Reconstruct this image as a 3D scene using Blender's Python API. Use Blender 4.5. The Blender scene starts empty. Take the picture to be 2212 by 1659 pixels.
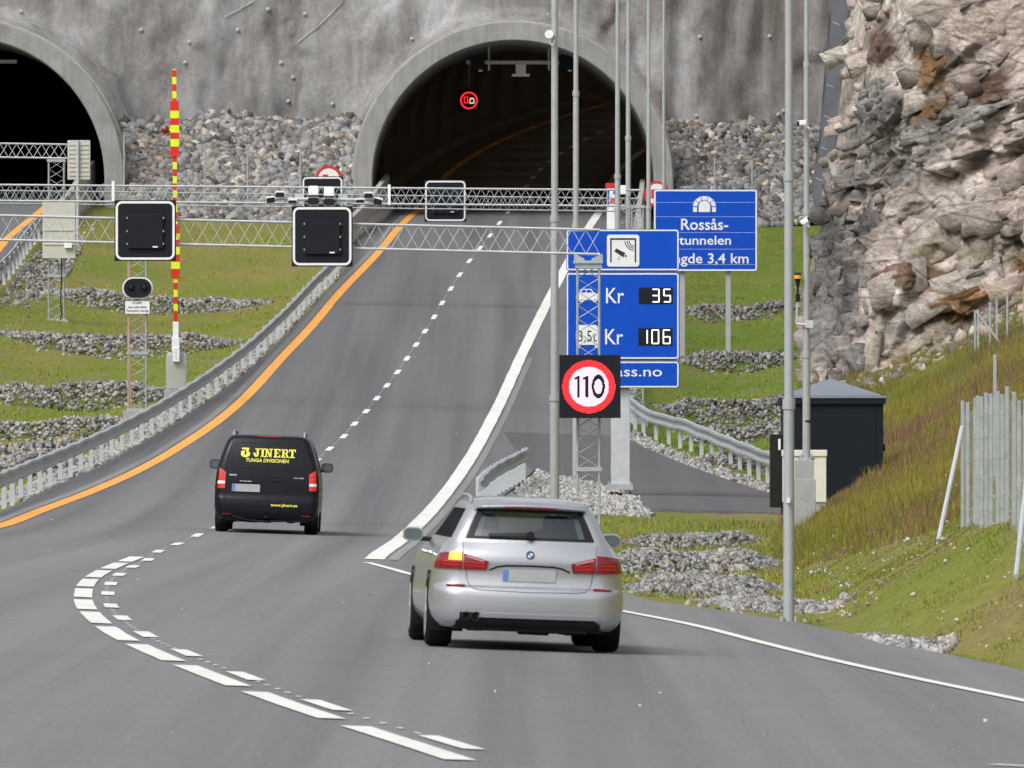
import bpy, math, random
import numpy as np
from mathutils import Vector, Matrix

random.seed(7); rng = np.random.default_rng(7)
sc = bpy.context.scene
COL = sc.collection
F, U0, V0 = 26000.0, 1106.0, 889.0     # lens in photo units (2212 wide), optical column, horizon row

# ---------------------------------------------------------------- camera
cd = bpy.data.cameras.new('camera'); cam = bpy.data.objects.new('camera', cd); COL.objects.link(cam)
cam.location = (0, 0, 0); cam.rotation_euler = (math.pi/2, 0, 0)
cd.sensor_width = 36; cd.lens = F/2212*36; cd.shift_y = (V0-829.5)/2212
cd.clip_start = 1; cd.clip_end = 5000
cd.dof.use_dof = True; cd.dof.focus_distance = 235; cd.dof.aperture_fstop = 22
sc.camera = cam
# ---------------------------------------------------------------- sky and light: overcast noon
SUN_EL, SUN_AZ = 47, 218
w = bpy.data.worlds.new('World'); sc.world = w; w.use_nodes = True
nt = w.node_tree; nt.nodes.clear()
out = nt.nodes.new('ShaderNodeOutputWorld'); bg = nt.nodes.new('ShaderNodeBackground')
sky = nt.nodes.new('ShaderNodeTexSky'); sky.sky_type = 'NISHITA'; sky.sun_disc = False
sky.sun_elevation = math.radians(SUN_EL); sky.sun_rotation = math.radians(SUN_AZ)
sky.air_density = 1.0; sky.dust_density = 4.0; sky.ozone_density = 1.0
hs = nt.nodes.new('ShaderNodeHueSaturation'); hs.inputs['Saturation'].default_value = 0.22
nt.links.new(sky.outputs[0], hs.inputs['Color']); nt.links.new(hs.outputs[0], bg.inputs['Color'])
bg.inputs['Strength'].default_value = 0.15
nt.links.new(bg.outputs[0], out.inputs['Surface'])
sl = bpy.data.lights.new('sun', 'SUN'); sl.energy = 1.25; sl.angle = math.radians(25); sl.color = (1, .97, .93)
so = bpy.data.objects.new('sun', sl); COL.objects.link(so)
# sun_rotation is measured clockwise from +Y: direction towards the sun
az, el = math.radians(SUN_AZ), math.radians(SUN_EL)
sd = Vector((math.sin(az)*math.cos(el), math.cos(az)*math.cos(el), math.sin(el)))
so.rotation_euler = sd.to_track_quat('Z', 'Y').to_euler(); so.location = (0, -20, 60)
sc.view_settings.view_transform = 'Standard'; sc.view_settings.look = 'None'
sc.view_settings.exposure = 0.27; sc.view_settings.gamma = 1
sc.cycles.max_bounces = 5; sc.cycles.transparent_max_bounces = 12

# ---------------------------------------------------------------- materials
def nmat(name):
    m = bpy.data.materials.new(name); m.use_nodes = True
    n = m.node_tree; b = n.nodes['Principled BSDF']; return m, n, b
def objco(n, scale=(1,1,1)):
    t = n.nodes.new('ShaderNodeNewGeometry'); mp = n.nodes.new('ShaderNodeMapping')
    mp.inputs['Scale'].default_value = scale; n.links.new(t.outputs['Position'], mp.inputs['Vector']); return mp.outputs[0]
def noise(n, co, scale, detail=4, rough=.6, dist=0):
    t = n.nodes.new('ShaderNodeTexNoise'); t.inputs['Scale'].default_value = scale
    t.inputs['Detail'].default_value = detail; t.inputs['Roughness'].default_value = rough
    t.inputs['Distortion'].default_value = dist
    n.links.new(co, t.inputs['Vector']); return t.outputs['Fac']
def ramp(n, fac, stops):
    r = n.nodes.new('ShaderNodeValToRGB'); e = r.color_ramp.elements
    while len(e) < len(stops): e.new(.5)
    for k, (p, c) in enumerate(stops):
        e[k].position = p; e[k].color = (*c, 1) if len(c) == 3 else c
    n.links.new(fac, r.inputs[0]); return r.outputs[0]
def mix(n, a, b, fac, mode='MIX'):
    m = n.nodes.new('ShaderNodeMix'); m.data_type = 'RGBA'; m.blend_type = mode
    for s, v in ((m.inputs[0], fac), (m.inputs[6], a), (m.inputs[7], b)):
        if isinstance(v, bpy.types.NodeSocket): n.links.new(v, s)
        elif isinstance(v, (int, float)): s.default_value = v
        else: s.default_value = (*v, 1)
    return m.outputs[2]
def bump(n, b, h, strength, dist):
    m = n.nodes.new('ShaderNodeBump'); m.inputs['Strength'].default_value = strength; m.inputs['Distance'].default_value = dist
    n.links.new(h, m.inputs['Height']); n.links.new(m.outputs[0], b.inputs['Normal'])
def M_(name, c, rough=.6, metal=0, var=.12, vs=6, emis=None, es=0, coat=0, spec=.5, bmp=0):
    m, n, b = nmat(name)
    b.inputs['Roughness'].default_value = rough; b.inputs['Metallic'].default_value = metal
    b.inputs['Specular IOR Level'].default_value = spec
    if coat: b.inputs['Coat Weight'].default_value = coat; b.inputs['Coat Roughness'].default_value = .06
    if var:
        tc = n.nodes.new('ShaderNodeTexCoord'); f = noise(n, tc.outputs['Object'], vs, 5, .65)
        lo = tuple(x*(1-var) for x in c); hi = tuple(min(1, x*(1+var)) for x in c)
        n.links.new(ramp(n, f, [(.3, lo), (.7, hi)]), b.inputs['Base Color'])
        if bmp: bump(n, b, f, bmp, .02)
    else: b.inputs['Base Color'].default_value = (*c, 1)
    if emis: b.inputs['Emission Color'].default_value = (*emis, 1); b.inputs['Emission Strength'].default_value = es
    return m

def m_asphalt(name, c, tracks=True):
    m, n, b = nmat(name); co = objco(n)
    f1 = noise(n, co, 22, 5, .85); f2 = noise(n, objco(n, (1.3, .007, .2)), 1.0, 4, .55); f3 = noise(n, co, .35, 4, .6)
    a = ramp(n, f1, [(.36, tuple(x*.66 for x in c)), (.64, tuple(x*1.34 for x in c))])
    a = mix(n, a, ramp(n, f2, [(.3, (.74,.74,.76)), (.5, (1,1,1)), (.72, (1.20,1.19,1.17))]), 1, 'MULTIPLY')
    a = mix(n, a, ramp(n, f3, [(.3, (.97,.97,.97)), (.7, (1.03,1.03,1.03))]), 1, 'MULTIPLY')
    # pale grit flecks
    v = n.nodes.new('ShaderNodeTexVoronoi'); v.inputs['Scale'].default_value = 1.4; n.links.new(objco(n, (1,.35,1)), v.inputs['Vector'])
    fl = ramp(n, v.outputs['Distance'], [(0, (1,1,1)), (.035, (0,0,0))])
    a = mix(n, a, (.42,.42,.41), fl)
    sp = n.nodes.new('ShaderNodeSeparateXYZ'); n.links.new(objco(n, (1,.001,1)), sp.inputs[0])   # base colour paler below the hill, darker uphill
    a = mix(n, a, ramp(n, sp.outputs['Y'], [(.18, (1.20,1.20,1.19)), (.25, (1.05,1.05,1.05)), (.33, (.88,.88,.89))]), 1, 'MULTIPLY')
    n.links.new(a, b.inputs['Base Color']); b.inputs['Roughness'].default_value = .78
    b.inputs['Specular IOR Level'].default_value = .35
    bump(n, b, f1, .35, .01); return m
def m_paint(name, c):
    m, n, b = nmat(name); co = objco(n)
    f = noise(n, co, 18, 5, .75); g = noise(n, objco(n, (2,.3,1)), 1.2, 4)
    a = ramp(n, f, [(.28, tuple(x*.80 for x in c)), (.45, c), (1, c)])
    a = mix(n, a, ramp(n, g, [(.3, (.88,.87,.85)), (.6, (1,1,1))]), 1, 'MULTIPLY')
    n.links.new(a, b.inputs['Base Color']); b.inputs['Roughness'].default_value = .7; return m
def m_attr(name, rough=.9, ns=8, amp=.25, bmp=.3, sc3=(1,1,1)):
    """colour from the mesh attribute Col, varied by noise"""
    m, n, b = nmat(name)
    at = n.nodes.new('ShaderNodeAttribute'); at.attribute_name = 'Col'
    f = noise(n, objco(n, sc3), ns, 6, .7)
    a = mix(n, at.outputs['Color'], ramp(n, f, [(.3, (1-amp,)*3), (.7, (1+amp,)*3)]), 1, 'MULTIPLY')
    n.links.new(a, b.inputs['Base Color']); b.inputs['Roughness'].default_value = rough
    b.inputs['Specular IOR Level'].default_value = .25
    if bmp: bump(n, b, f, bmp, .05)
    return m
def m_rock():
    m, n, b = nmat('rock_face'); at = n.nodes.new('ShaderNodeAttribute'); at.attribute_name = 'Col'
    mp = n.nodes.new('ShaderNodeMapping'); mp.inputs['Rotation'].default_value = (0, math.radians(20), 0); mp.inputs['Scale'].default_value = (.55, .10, 1.25)
    g = n.nodes.new('ShaderNodeNewGeometry'); n.links.new(g.outputs['Position'], mp.inputs['Vector']); wv = n.nodes.new('ShaderNodeTexNoise'); wv.inputs['Scale'].default_value = 1.3; wv.inputs['Detail'].default_value = 5
    n.links.new(mp.outputs[0], wv.inputs['Vector']); co = mix(n, mp.outputs[0], wv.outputs['Color'], .22, 'ADD')
    def vor(sc_, feat='DISTANCE_TO_EDGE'):
        v = n.nodes.new('ShaderNodeTexVoronoi'); v.feature = feat; v.inputs['Scale'].default_value = sc_; n.links.new(co, v.inputs['Vector']); return v
    f = noise(n, objco(n, (1,.15,1.3)), 4.5, 8, .72); h = noise(n, objco(n, (1,.2,1.6)), 18, 4, .7)
    a = mix(n, at.outputs['Color'], ramp(n, f, [(.32, (.66,.65,.64)), (.5, (1,1,1)), (.70, (1.28,1.28,1.27))]), 1, 'MULTIPLY')
    a = mix(n, a, ramp(n, h, [(.3, (.84,.84,.84)), (.7, (1.14,1.14,1.14))]), 1, 'MULTIPLY')
    for sc_, lo in ((.5, .55), (2.2, .80)):
        v = vor(sc_); a = mix(n, a, ramp(n, v.outputs['Distance'], [(0, (lo,lo*.95,lo*.9)), (.02+.012*sc_**.5, (1,1,1))]), 1, 'MULTIPLY')
    for sc_, am in ((2.3, .16), (6., .12)):
        v = vor(sc_, 'F1'); bw = n.nodes.new('ShaderNodeRGBToBW'); n.links.new(v.outputs['Color'], bw.inputs[0]); a = mix(n, a, ramp(n, bw.outputs[0], [(.2, (1-am,)*3), (.8, (1+am,)*3)]), 1, 'MULTIPLY')
    n.links.new(a, b.inputs['Base Color']); b.inputs['Roughness'].default_value = .9; b.inputs['Specular IOR Level'].default_value = .25
    e = vor(2.3, 'F1'); bw = n.nodes.new('ShaderNodeRGBToBW'); n.links.new(e.outputs['Color'], bw.inputs[0]); mm = n.nodes.new('ShaderNodeMath'); mm.operation = 'MULTIPLY_ADD'; mm.inputs[1].default_value = .6
    n.links.new(bw.outputs[0], mm.inputs[0]); n.links.new(f, mm.inputs[2]); bump(n, b, mm.outputs[0], .9, .22); return m
def m_concrete(name, c, radial=None):
    m, n, b = nmat(name); co = objco(n)
    f = noise(n, co, 1.2, 6, .65); g = noise(n, co, 14, 4, .7)
    a = ramp(n, f, [(.25, tuple(x*.78 for x in c)), (.75, tuple(x*1.15 for x in c))])
    a = mix(n, a, ramp(n, g, [(.3, (.9,.9,.9)), (.7, (1.06,1.06,1.06))]), 1, 'MULTIPLY')
    h = noise(n, objco(n, (5, 5, .5)), 1, 5, .7)
    a = mix(n, a, ramp(n, h, [(.35, (.82,.82,.82)), (.55, (1,1,1)), (.8, (1.12,1.12,1.12))]), 1, 'MULTIPLY')
    n.links.new(a, b.inputs['Base Color']); b.inputs['Roughness'].default_value = .85; bump(n, b, g, .2, .02); return m
def m_shotcrete():
    m, n, b = nmat('shotcrete'); co = objco(n)
    st = noise(n, objco(n, (.8, .8, .26)), 1.0, 7, .68, .6)
    f = noise(n, co, .28, 5, .6); g = noise(n, co, 4.5, 8, .78); dk = noise(n, objco(n, (.55, .55, .05)), 1, 4, .6); s2 = noise(n, objco(n, (2.6, 2.6, .22)), 1, 6, .7)
    a = ramp(n, f, [(.3, (.225,.220,.214)), (.5, (.29,.287,.283)), (.72, (.35,.35,.35))])
    a = mix(n, a, ramp(n, st, [(.32, (.70,.665,.62)), (.46, (.94,.93,.915)), (.56, (1.02,1.02,1.03)), (.72, (1.36,1.38,1.40))]), 1, 'MULTIPLY')
    a = mix(n, a, ramp(n, s2, [(.36, (.88,.87,.86)), (.52, (1,1,1)), (.72, (1.10,1.105,1.11))]), 1, 'MULTIPLY')
    a = mix(n, a, ramp(n, g, [(.3, (.78,.78,.78)), (.7, (1.2,1.2,1.2))]), 1, 'MULTIPLY')
    a = mix(n, a, ramp(n, dk, [(.34, (.70,.69,.68)), (.46, (1,1,1))]), 1, 'MULTIPLY')
    n.links.new(a, b.inputs['Base Color']); b.inputs['Roughness'].default_value = .9; b.inputs['Specular IOR Level'].default_value = .2
    bump(n, b, g, .5, .12); return m
def m_glass(name, tint, alpha, rough=.04):
    m, n, b = nmat(name); n.nodes.remove(b)
    o = n.nodes['Material Output']; tr = n.nodes.new('ShaderNodeBsdfTransparent'); tr.inputs[0].default_value = (*tint, 1)
    gl = n.nodes.new('ShaderNodeBsdfGlossy'); gl.inputs['Roughness'].default_value = rough; gl.inputs[0].default_value = (.9,.95,1,1)
    ms = n.nodes.new('ShaderNodeMixShader'); ms.inputs[0].default_value = alpha
    n.links.new(tr.outputs[0], ms.inputs[1]); n.links.new(gl.outputs[0], ms.inputs[2]); n.links.new(ms.outputs[0], o.inputs[0]); return m

MAT = dict(
 asphalt=m_asphalt('asphalt', (.150,.150,.156)), asphalt_new=m_asphalt('dark_asphalt', (.105,.10,.105)), rumble=m_asphalt('milled_strip', (.25,.25,.25)),
 white=m_paint('white_road_paint', (.80,.80,.77)), orange=m_paint('orange_road_paint', (.90,.40,.07)),
 conc=m_concrete('concrete', (.30,.30,.295)), conc_l=m_concrete('pale_concrete', (.40,.39,.37)), lining=m_concrete('lining', (.30,.265,.22)), shot=m_shotcrete(),
 galv=M_('galvanised_steel', (.38,.41,.44), .55, .3, .18, 5), galv_l=M_('pale_galvanised', (.50,.53,.56), .5, .2, .12, 5), pole=M_('grey_pole_paint', (.37,.39,.41), .45, .1, .08, 3),
 black=M_('black_panel', (.010,.012,.018), .6, 0, .15, 4, spec=.2), blackp=M_('black_plastic', (.010,.010,.011), .5, 0, .2, 5, spec=.3), dark=M_('dark_cladding', (.007,.011,.018), .55, 0, .15, 2, spec=.2),
 wborder=M_('white_border', (.78,.79,.80), .5, 0, .04), board=M_('sign_back', (.50,.50,.45), .6, 0, .08, 3),
 blue=M_('blue_sign', (.004,.070,.50), .55, 0, .05, 3, spec=.15), signw=M_('sign_white', (.74,.76,.78), .5, 0, .04), ink=M_('sign_ink', (.015,.015,.015), .6, 0, 0),
 red=M_('sign_red', (.60,.015,.015), .45, 0, .06), rb=M_('boom_red', (.62,.02,.012), .45, 0, .1), yb=M_('boom_yellow', (.68,.86,.02), .45, 0, .08),
 wpl=M_('white_enamel', (.82,.84,.86), .4, 0, .04), cream=M_('cream_enamel', (.66,.65,.58), .5, 0, .06, 2), greybox=M_('grey_cabinet', (.42,.42,.40), .55, 0, .07, 2),
 roofg=M_('shed_roof', (.22,.25,.31), .45, .2, .08, 2), steelc=M_('weathered_concrete', (.34,.35,.36), .8, 0, .15, 3),
 ledred=M_('led_red', (.5,.01,.01), .5, 0, 0, emis=(1,.02,.03), es=1.3), ledpink=M_('led_white', (.5,.4,.5), .5, 0, 0, emis=(1,.66,.90), es=.92),
 ledw=M_('led_digit', (.8,.8,.8), .5, 0, 0, emis=(1,.98,.95), es=1.1), ledg=M_('led_cream', (.5,.5,.4), .5, 0, 0, emis=(.75,.8,.55), es=.7), amber=M_('amber_lit', (.8,.3,.02), .4, 0, 0, emis=(1,.42,.02), es=1.25),
 amberp=M_('amber_plastic', (.75,.33,.01), .3, 0, .05), stone=m_attr('stones', .92, 9, .3, .5), bigstone=m_attr('boulders', .92, 5, .22, .5),
 rock=m_rock(), soil=m_attr('turf_ground', .95, 5, .30, .6), blade=m_attr('grass_blades', .8, 2, .15, 0), net=M_('steel_net', (.13,.14,.16), .8, .1, .35, 14, bmp=.5),
 silver=M_('silver_paint', (.44,.455,.49), .30, .6, .02, 1, coat=.7), vanp=M_('dark_van_paint', (.005,.007,.012), .35, 0, .15, 2, spec=.22, coat=.10),
 tyre=M_('tyre_rubber', (.010,.010,.011), .85, 0, .2, 20, spec=.2), rim=M_('alloy_rim', (.52,.54,.56), .35, .7, .05), under=M_('underbody', (.006,.006,.007), .9, 0, .3, 8),
 tail=M_('tail_lamp', (.20,.004,.012), .2, 0, .35, 16, coat=.5), tailb=M_('tail_lamp_bright', (.55,.02,.02), .25, 0, .25, 14, emis=(1,.03,.02), es=.10, coat=.6), tailw=M_('clear_lamp', (.75,.72,.72), .2, 0, .1, coat=1), brakel=M_('high_brake_lamp', (.25,.005,.012), .25, 0, 0, coat=.6),
 glassr=m_glass('tinted_rear_glass', (.33,.38,.39), .12), glasss=m_glass('side_glass', (.10,.11,.12), .10), trim=M_('seat_fabric', (.07,.075,.08), .8, 0, .1), pillar=M_('pale_trim', (.50,.56,.56), .7, 0, .05),
 mirror=M_('mirror_glass', (.16,.20,.21), .15, .6, .03), chrome=M_('chrome', (.7,.7,.72), .15, 1, 0), plate=M_('number_plate', (.36,.37,.38), .5, 0, .04), plateb=M_('plate_blue', (.10,.20,.48), .5, 0, .03),
 yellow=M_('van_lettering', (.80,.74,.08), .5, 0, .05), seam=M_('gap_and_shade', (.003,.003,.004), .9, 0, 0), seamg=M_('grey_panel_gap', (.10,.105,.12), .7, 0, 0), exh=M_('exhaust_pipe', (.05,.05,.055), .3, .8, .1), logoblue=M_('badge_blue', (.08,.28,.62), .3, 0, 0), cable=M_('cable_orange', (.6,.22,.05), .6, 0, .1))

# ---------------------------------------------------------------- mesh building
class MB:
    def __init__(s): s.v = []; s.f = []; s.c = []
    def add(s, vs, fs, col=None):
        o = len(s.v); s.v += [tuple(p) for p in vs]; s.f += [tuple(i+o for i in f) for f in fs]
        if col is not None: s.c += [col]*len(vs)
        return s
    def box(s, x0, x1, y0, y1, z0, z1):
        vs = [(x0,y0,z0),(x1,y0,z0),(x1,y1,z0),(x0,y1,z0),(x0,y0,z1),(x1,y0,z1),(x1,y1,z1),(x0,y1,z1)]
        return s.add(vs, [(3,2,1,0),(4,5,6,7),(0,1,5,4),(1,2,6,5),(2,3,7,6),(3,0,4,7)])
    def tube(s, a, b, r1, r2=None, n=8, cap=True):
        a = Vector(a); b = Vector(b); r2 = r1 if r2 is None else r2
        d = (b-a).normalized(); t = Vector((0,0,1)) if abs(d.z) < .9 else Vector((1,0,0))
        x = d.cross(t).normalized(); y = d.cross(x)
        vs = []
        for p, r in ((a, r1), (b, r2)):
            for k in range(n):
                q = 2*math.pi*k/n; vs.append(p + x*math.cos(q)*r + y*math.sin(q)*r)
        fs = [(k, k+n, (k+1) % n+n, (k+1) % n) for k in range(n)]
        if cap: fs += [tuple(range(n)), tuple(range(2*n-1, n-1, -1))]
        return s.add(vs, fs)
    def path(s, pts, r, n=6):
        for a, b in zip(pts[:-1], pts[1:]): s.tube(a, b, r, n=n)
        return s
    def prism(s, poly, y0, y1):
        """poly: list of (x,z), extruded from y0 (front) to y1"""
        n = len(poly); A = sum(poly[i][0]*poly[(i+1) % n][1]-poly[(i+1) % n][0]*poly[i][1] for i in range(n))
        if A < 0: poly = poly[::-1]
        vs = [(x, y0, z) for x, z in poly] + [(x, y1, z) for x, z in poly]
        return s.add(vs, [tuple(range(n)), tuple(range(2*n-1, n-1, -1))] + [(i+n, (i+1) % n+n, (i+1) % n, i) for i in range(n)])
    def ring(s, outer, inner, y0, y1):
        n = len(outer); vs = [(x,y0,z) for x,z in outer]+[(x,y0,z) for x,z in inner]+[(x,y1,z) for x,z in outer]+[(x,y1,z) for x,z in inner]
        fs = []
        for i in range(n):
            j = (i+1) % n
            fs += [(i, j, n+j, n+i), (2*n+j, 2*n+i, 3*n+i, 3*n+j), (j, i, 2*n+i, 2*n+j), (n+i, n+j, 3*n+j, 3*n+i)]
        return s.add(vs, fs)
    def grid(s, P, close=False, col=None):
        """P[i][j] points"""
        o = len(s.v); r, c = len(P), len(P[0])
        for row in P: s.v += [tuple(p) for p in row]
        for i in range(r-1):
            for j in range(c if close else c-1):
                k = (j+1) % c
                s.f.append((o+i*c+j, o+i*c+k, o+(i+1)*c+k, o+(i+1)*c+j))
        return s
    def sphere(s, c, r, nu=12, nv=8, sx=1, sy=1, sz=1):
        P = [[(c[0]+sx*r*math.sin(math.pi*i/nv)*math.cos(2*math.pi*j/nu), c[1]+sy*r*math.sin(math.pi*i/nv)*math.sin(2*math.pi*j/nu), c[2]+sz*r*math.cos(math.pi*i/nv)) for j in range(nu)] for i in range(nv+1)]
        return s.grid(P, True)
    def build(s, name, mat, parent=None, local=False, smooth=False, bevel=0, base=True):
        me = bpy.data.meshes.new(name)
        V = np.array(s.v, dtype=float).reshape(-1, 3)
        o = bpy.data.objects.new(name, me)
        if parent is not None:
            if not local:
                q = parent; off = Vector((0,0,0))
                while q: off += q.location; q = q.parent
                V = V - np.array(off)
            o.parent = parent
        elif base and len(V):
            b = np.array([(V[:,0].min()+V[:,0].max())/2, (V[:,1].min()+V[:,1].max())/2, V[:,2].min()]); V = V-b; o.location = b
        me.from_pydata(V.tolist(), [], s.f)
        if s.c:
            ca = me.color_attributes.new('Col', 'FLOAT_COLOR', 'POINT')
            ca.data.foreach_set('color', np.array([(*c, 1) for c in s.c], dtype=np.float32).ravel())
        me.materials.append(mat if not isinstance(mat, str) else MAT[mat])
        if smooth:
            me.polygons.foreach_set('use_smooth', [True]*len(me.polygons))
            if smooth is not True: me.set_sharp_from_angle(angle=math.radians(smooth))
        me.update(); COL.objects.link(o)
        if bevel:
            m = o.modifiers.new('bevel', 'BEVEL'); m.width = bevel; m.segments = 2; m.limit_method = 'ANGLE'
        return o
def np_mesh(name, V, Fc, mat, col=None, smooth=False, parent=None, center=True):
    V = np.asarray(V, dtype=np.float64); Fc = np.asarray(Fc, dtype=np.int32); me = bpy.data.meshes.new(name)
    o = bpy.data.objects.new(name, me)
    if parent is not None: V = V-np.array(parent.location); o.parent = parent
    elif center:
        b = np.array([(V[:,0].min()+V[:,0].max())/2, (V[:,1].min()+V[:,1].max())/2, V[:,2].min()]); V = V-b; o.location = b
    k = Fc.shape[1]; me.vertices.add(len(V)); me.vertices.foreach_set('co', V.astype(np.float32).ravel())
    me.loops.add(Fc.size); me.loops.foreach_set('vertex_index', Fc.ravel()); me.polygons.add(len(Fc))
    me.polygons.foreach_set('loop_start', np.arange(0, Fc.size, k, dtype=np.int32)); me.polygons.foreach_set('loop_total', np.full(len(Fc), k, dtype=np.int32))
    if col is not None:
        ca = me.color_attributes.new('Col', 'FLOAT_COLOR', 'POINT')
        ca.data.foreach_set('color', np.concatenate([col, np.ones((len(V), 1))], 1).astype(np.float32).ravel())
    me.materials.append(MAT[mat]); me.update(calc_edges=True); me.validate()
    if smooth: me.polygons.foreach_set('use_smooth', [True]*len(me.polygons))
    COL.objects.link(o); return o
def tag(o, label=None, cat=None, group=None, kind=None):
    if label: o['label'] = label
    if cat: o['category'] = cat
    if group: o['group'] = group
    if kind: o['kind'] = kind
    return o
def thing(name, loc, label, cat, group=None):
    o = bpy.data.objects.new(name, None); COL.objects.link(o); o.location = loc; o.empty_display_size = .3
    return tag(o, label, cat, group)
def copy_tree(root, loc):
    r = root.copy(); COL.objects.link(r); r.location = loc
    for ch in list(root.children):
        c = ch.copy(); COL.objects.link(c); c.parent = r
        for g in list(ch.children):
            d = g.copy(); COL.objects.link(d); d.parent = c
    return r
def text_mesh(name, s, rect, y, mat, parent=None, local=False, bold=0, thick=.004, shear=0):
    """text fitted to rect (x0,x1,z0,z1) in the plane y, facing -Y"""
    cu = bpy.data.curves.new(name, 'FONT'); cu.body = s; cu.offset = bold; cu.shear = shear; cu.resolution_u = 3
    t = bpy.data.objects.new(name, cu); COL.objects.link(t); dg = bpy.context.evaluated_depsgraph_get(); dg.update()
    me = t.evaluated_get(dg).to_mesh(); V = np.array([v.co[:] for v in me.vertices]); fs = [tuple(p.vertices) for p in me.polygons]
    t.evaluated_get(dg).to_mesh_clear(); bpy.data.objects.remove(t); bpy.data.curves.remove(cu)
    x0, x1, z0, z1 = rect; mn, mx = V.min(0), V.max(0)
    b = MB(); b.v = [(x0+(v[0]-mn[0])/(mx[0]-mn[0])*(x1-x0), y, z0+(v[1]-mn[1])/(mx[1]-mn[1])*(z1-z0)) for v in V]; b.f = fs
    return b.build(name, mat, parent, local)

# ---------------------------------------------------------------- photo -> world (points measured at their own distance)
def P(u, v, Y): return Vector(((u-U0)*Y/F, Y, (V0-v)*Y/F))
def R(u0, u1, v0, v1, Y):
    a = P(u0, v1, Y); b = P(u1, v0, Y); return (a.x, b.x, a.z, b.z)
def rrect(x0, x1, z0, z1, r, n=5):
    pts = []
    for cx, cz, a0 in ((x1-r, z1-r, 0), (x0+r, z1-r, 90), (x0+r, z0+r, 180), (x1-r, z0+r, 270)):
        for k in range(n+1):
            a = math.radians(a0+90*k/n); pts.append((cx+r*math.cos(a), cz+r*math.sin(a)))
    return pts
def circ(cx, cz, r, n=32): return [(cx+r*math.cos(2*math.pi*k/n), cz+r*math.sin(2*math.pi*k/n)) for k in range(n)]

def herm(xs, ys):
    xs = np.array(xs, float); ys = np.array(ys, float); d = np.gradient(ys, xs)
    def f(x):
        x = np.asarray(x, float); i = np.clip(np.searchsorted(xs, x)-1, 0, len(xs)-2)
        h = xs[i+1]-xs[i]; t = np.clip((x-xs[i])/h, -.5, 1.5)
        r = (2*t**3-3*t**2+1)*ys[i]+(t**3-2*t**2+t)*h*d[i]+(-2*t**3+3*t**2)*ys[i+1]+(t**3-t**2)*h*d[i+1]
        r = np.where(x < xs[0], ys[0]+(x-xs[0])*d[0], r); return np.where(x > xs[-1], ys[-1]+(x-xs[-1])*d[-1], r)
    return f
zc = herm([0,80,114,150,190,222,260,299,330,365,410,473,573,700,820], [-2.22,-2.24,-2.25,-2.30,-2.38,-2.41,-2.03,-1.09,.13,1.90,4.27,7.80,13.35,20.3,26.8])
def kx(Y): return np.interp(Y, [0,300,440], [.037,.036,.008])
def Zroad(X, Y): return zc(Y)-kx(Y)*X
def solve(u, v, Zf, y0=55, y1=700):
    Ys = np.arange(y0, y1, 1.0); X = (u-U0)*Ys/F
    g = (V0-v)*Ys/F-Zf(X, Ys); k = np.where((g[:-1] >= 0) & (g[1:] < 0))[0]
    if len(k) == 0: return Vector((X[0], Ys[0], float(Zf(X[:1], Ys[:1])[0])))
    a, b = Ys[k[0]], Ys[k[0]+1]
    for _ in range(25):
        m = (a+b)/2
        if (V0-v)*m/F-float(Zf((u-U0)*m/F, m)) >= 0: a = m
        else: b = m
    return Vector(((u-U0)*a/F, a, float(Zf((u-U0)*a/F, a))))
GR = lambda u, v: solve(u, v, Zroad)

# value noise (vectorised)
def _h(ix, iy, iz, s):
    n = (ix*374761393+iy*668265263+iz*2147483647+s*974634777) & 0xffffffff
    n = (n ^ (n >> 13))*1274126177 & 0xffffffff
    return ((n ^ (n >> 16)) & 0xffff)/65535.0
def vn(x, y, z=0., s=0):
    x, y, z = np.broadcast_arrays(np.asarray(x, float), y, z); ix, iy, iz = (np.floor(q).astype(np.int64) for q in (x, y, z))
    fx, fy, fz = x-ix, y-iy, z-iz; fx, fy, fz = (q*q*(3-2*q) for q in (fx, fy, fz)); r = 0
    for a in (0, 1):
        for b in (0, 1):
            for c in (0, 1):
                r = r+_h(ix+a, iy+b, iz+c, s)*(fx if a else 1-fx)*(fy if b else 1-fy)*(fz if c else 1-fz)
    return r*2-1
def fbm(x, y, z=0., o=4, s=0):
    r = 0; a = 1
    for k in range(o): r = r+a*vn(np.asarray(x)*2**k, np.asarray(y)*2**k, np.asarray(z)*2**k, s+k); a *= .5
    return r
def cells(x, y, s):
    """nearest-seed cells: returns (random id 0..1, dx, dy, id2, edge distance)"""
    ix, iy = np.floor(x).astype(np.int64), np.floor(y).astype(np.int64)
    best = np.full(x.shape, 9.); sec = np.full(x.shape, 9.); rid = np.zeros(x.shape); rid2 = np.zeros(x.shape); dx = np.zeros(x.shape); dy = np.zeros(x.shape)
    for a in (-1, 0, 1):
        for b in (-1, 0, 1):
            cx = ix+a; cy = iy+b; px = cx+_h(cx, cy, 0, s); py = cy+_h(cx, cy, 1, s); d = (x-px)**2+(y-py)**2
            m = d < best; sec = np.where(m, best, np.minimum(sec, d))
            best = np.where(m, d, best); rid = np.where(m, _h(cx, cy, 2, s), rid); rid2 = np.where(m, _h(cx, cy, 3, s), rid2); dx = np.where(m, x-px, dx); dy = np.where(m, y-py, dy)
    return rid, dx, dy, rid2, np.sqrt(sec)-np.sqrt(best)
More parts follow.
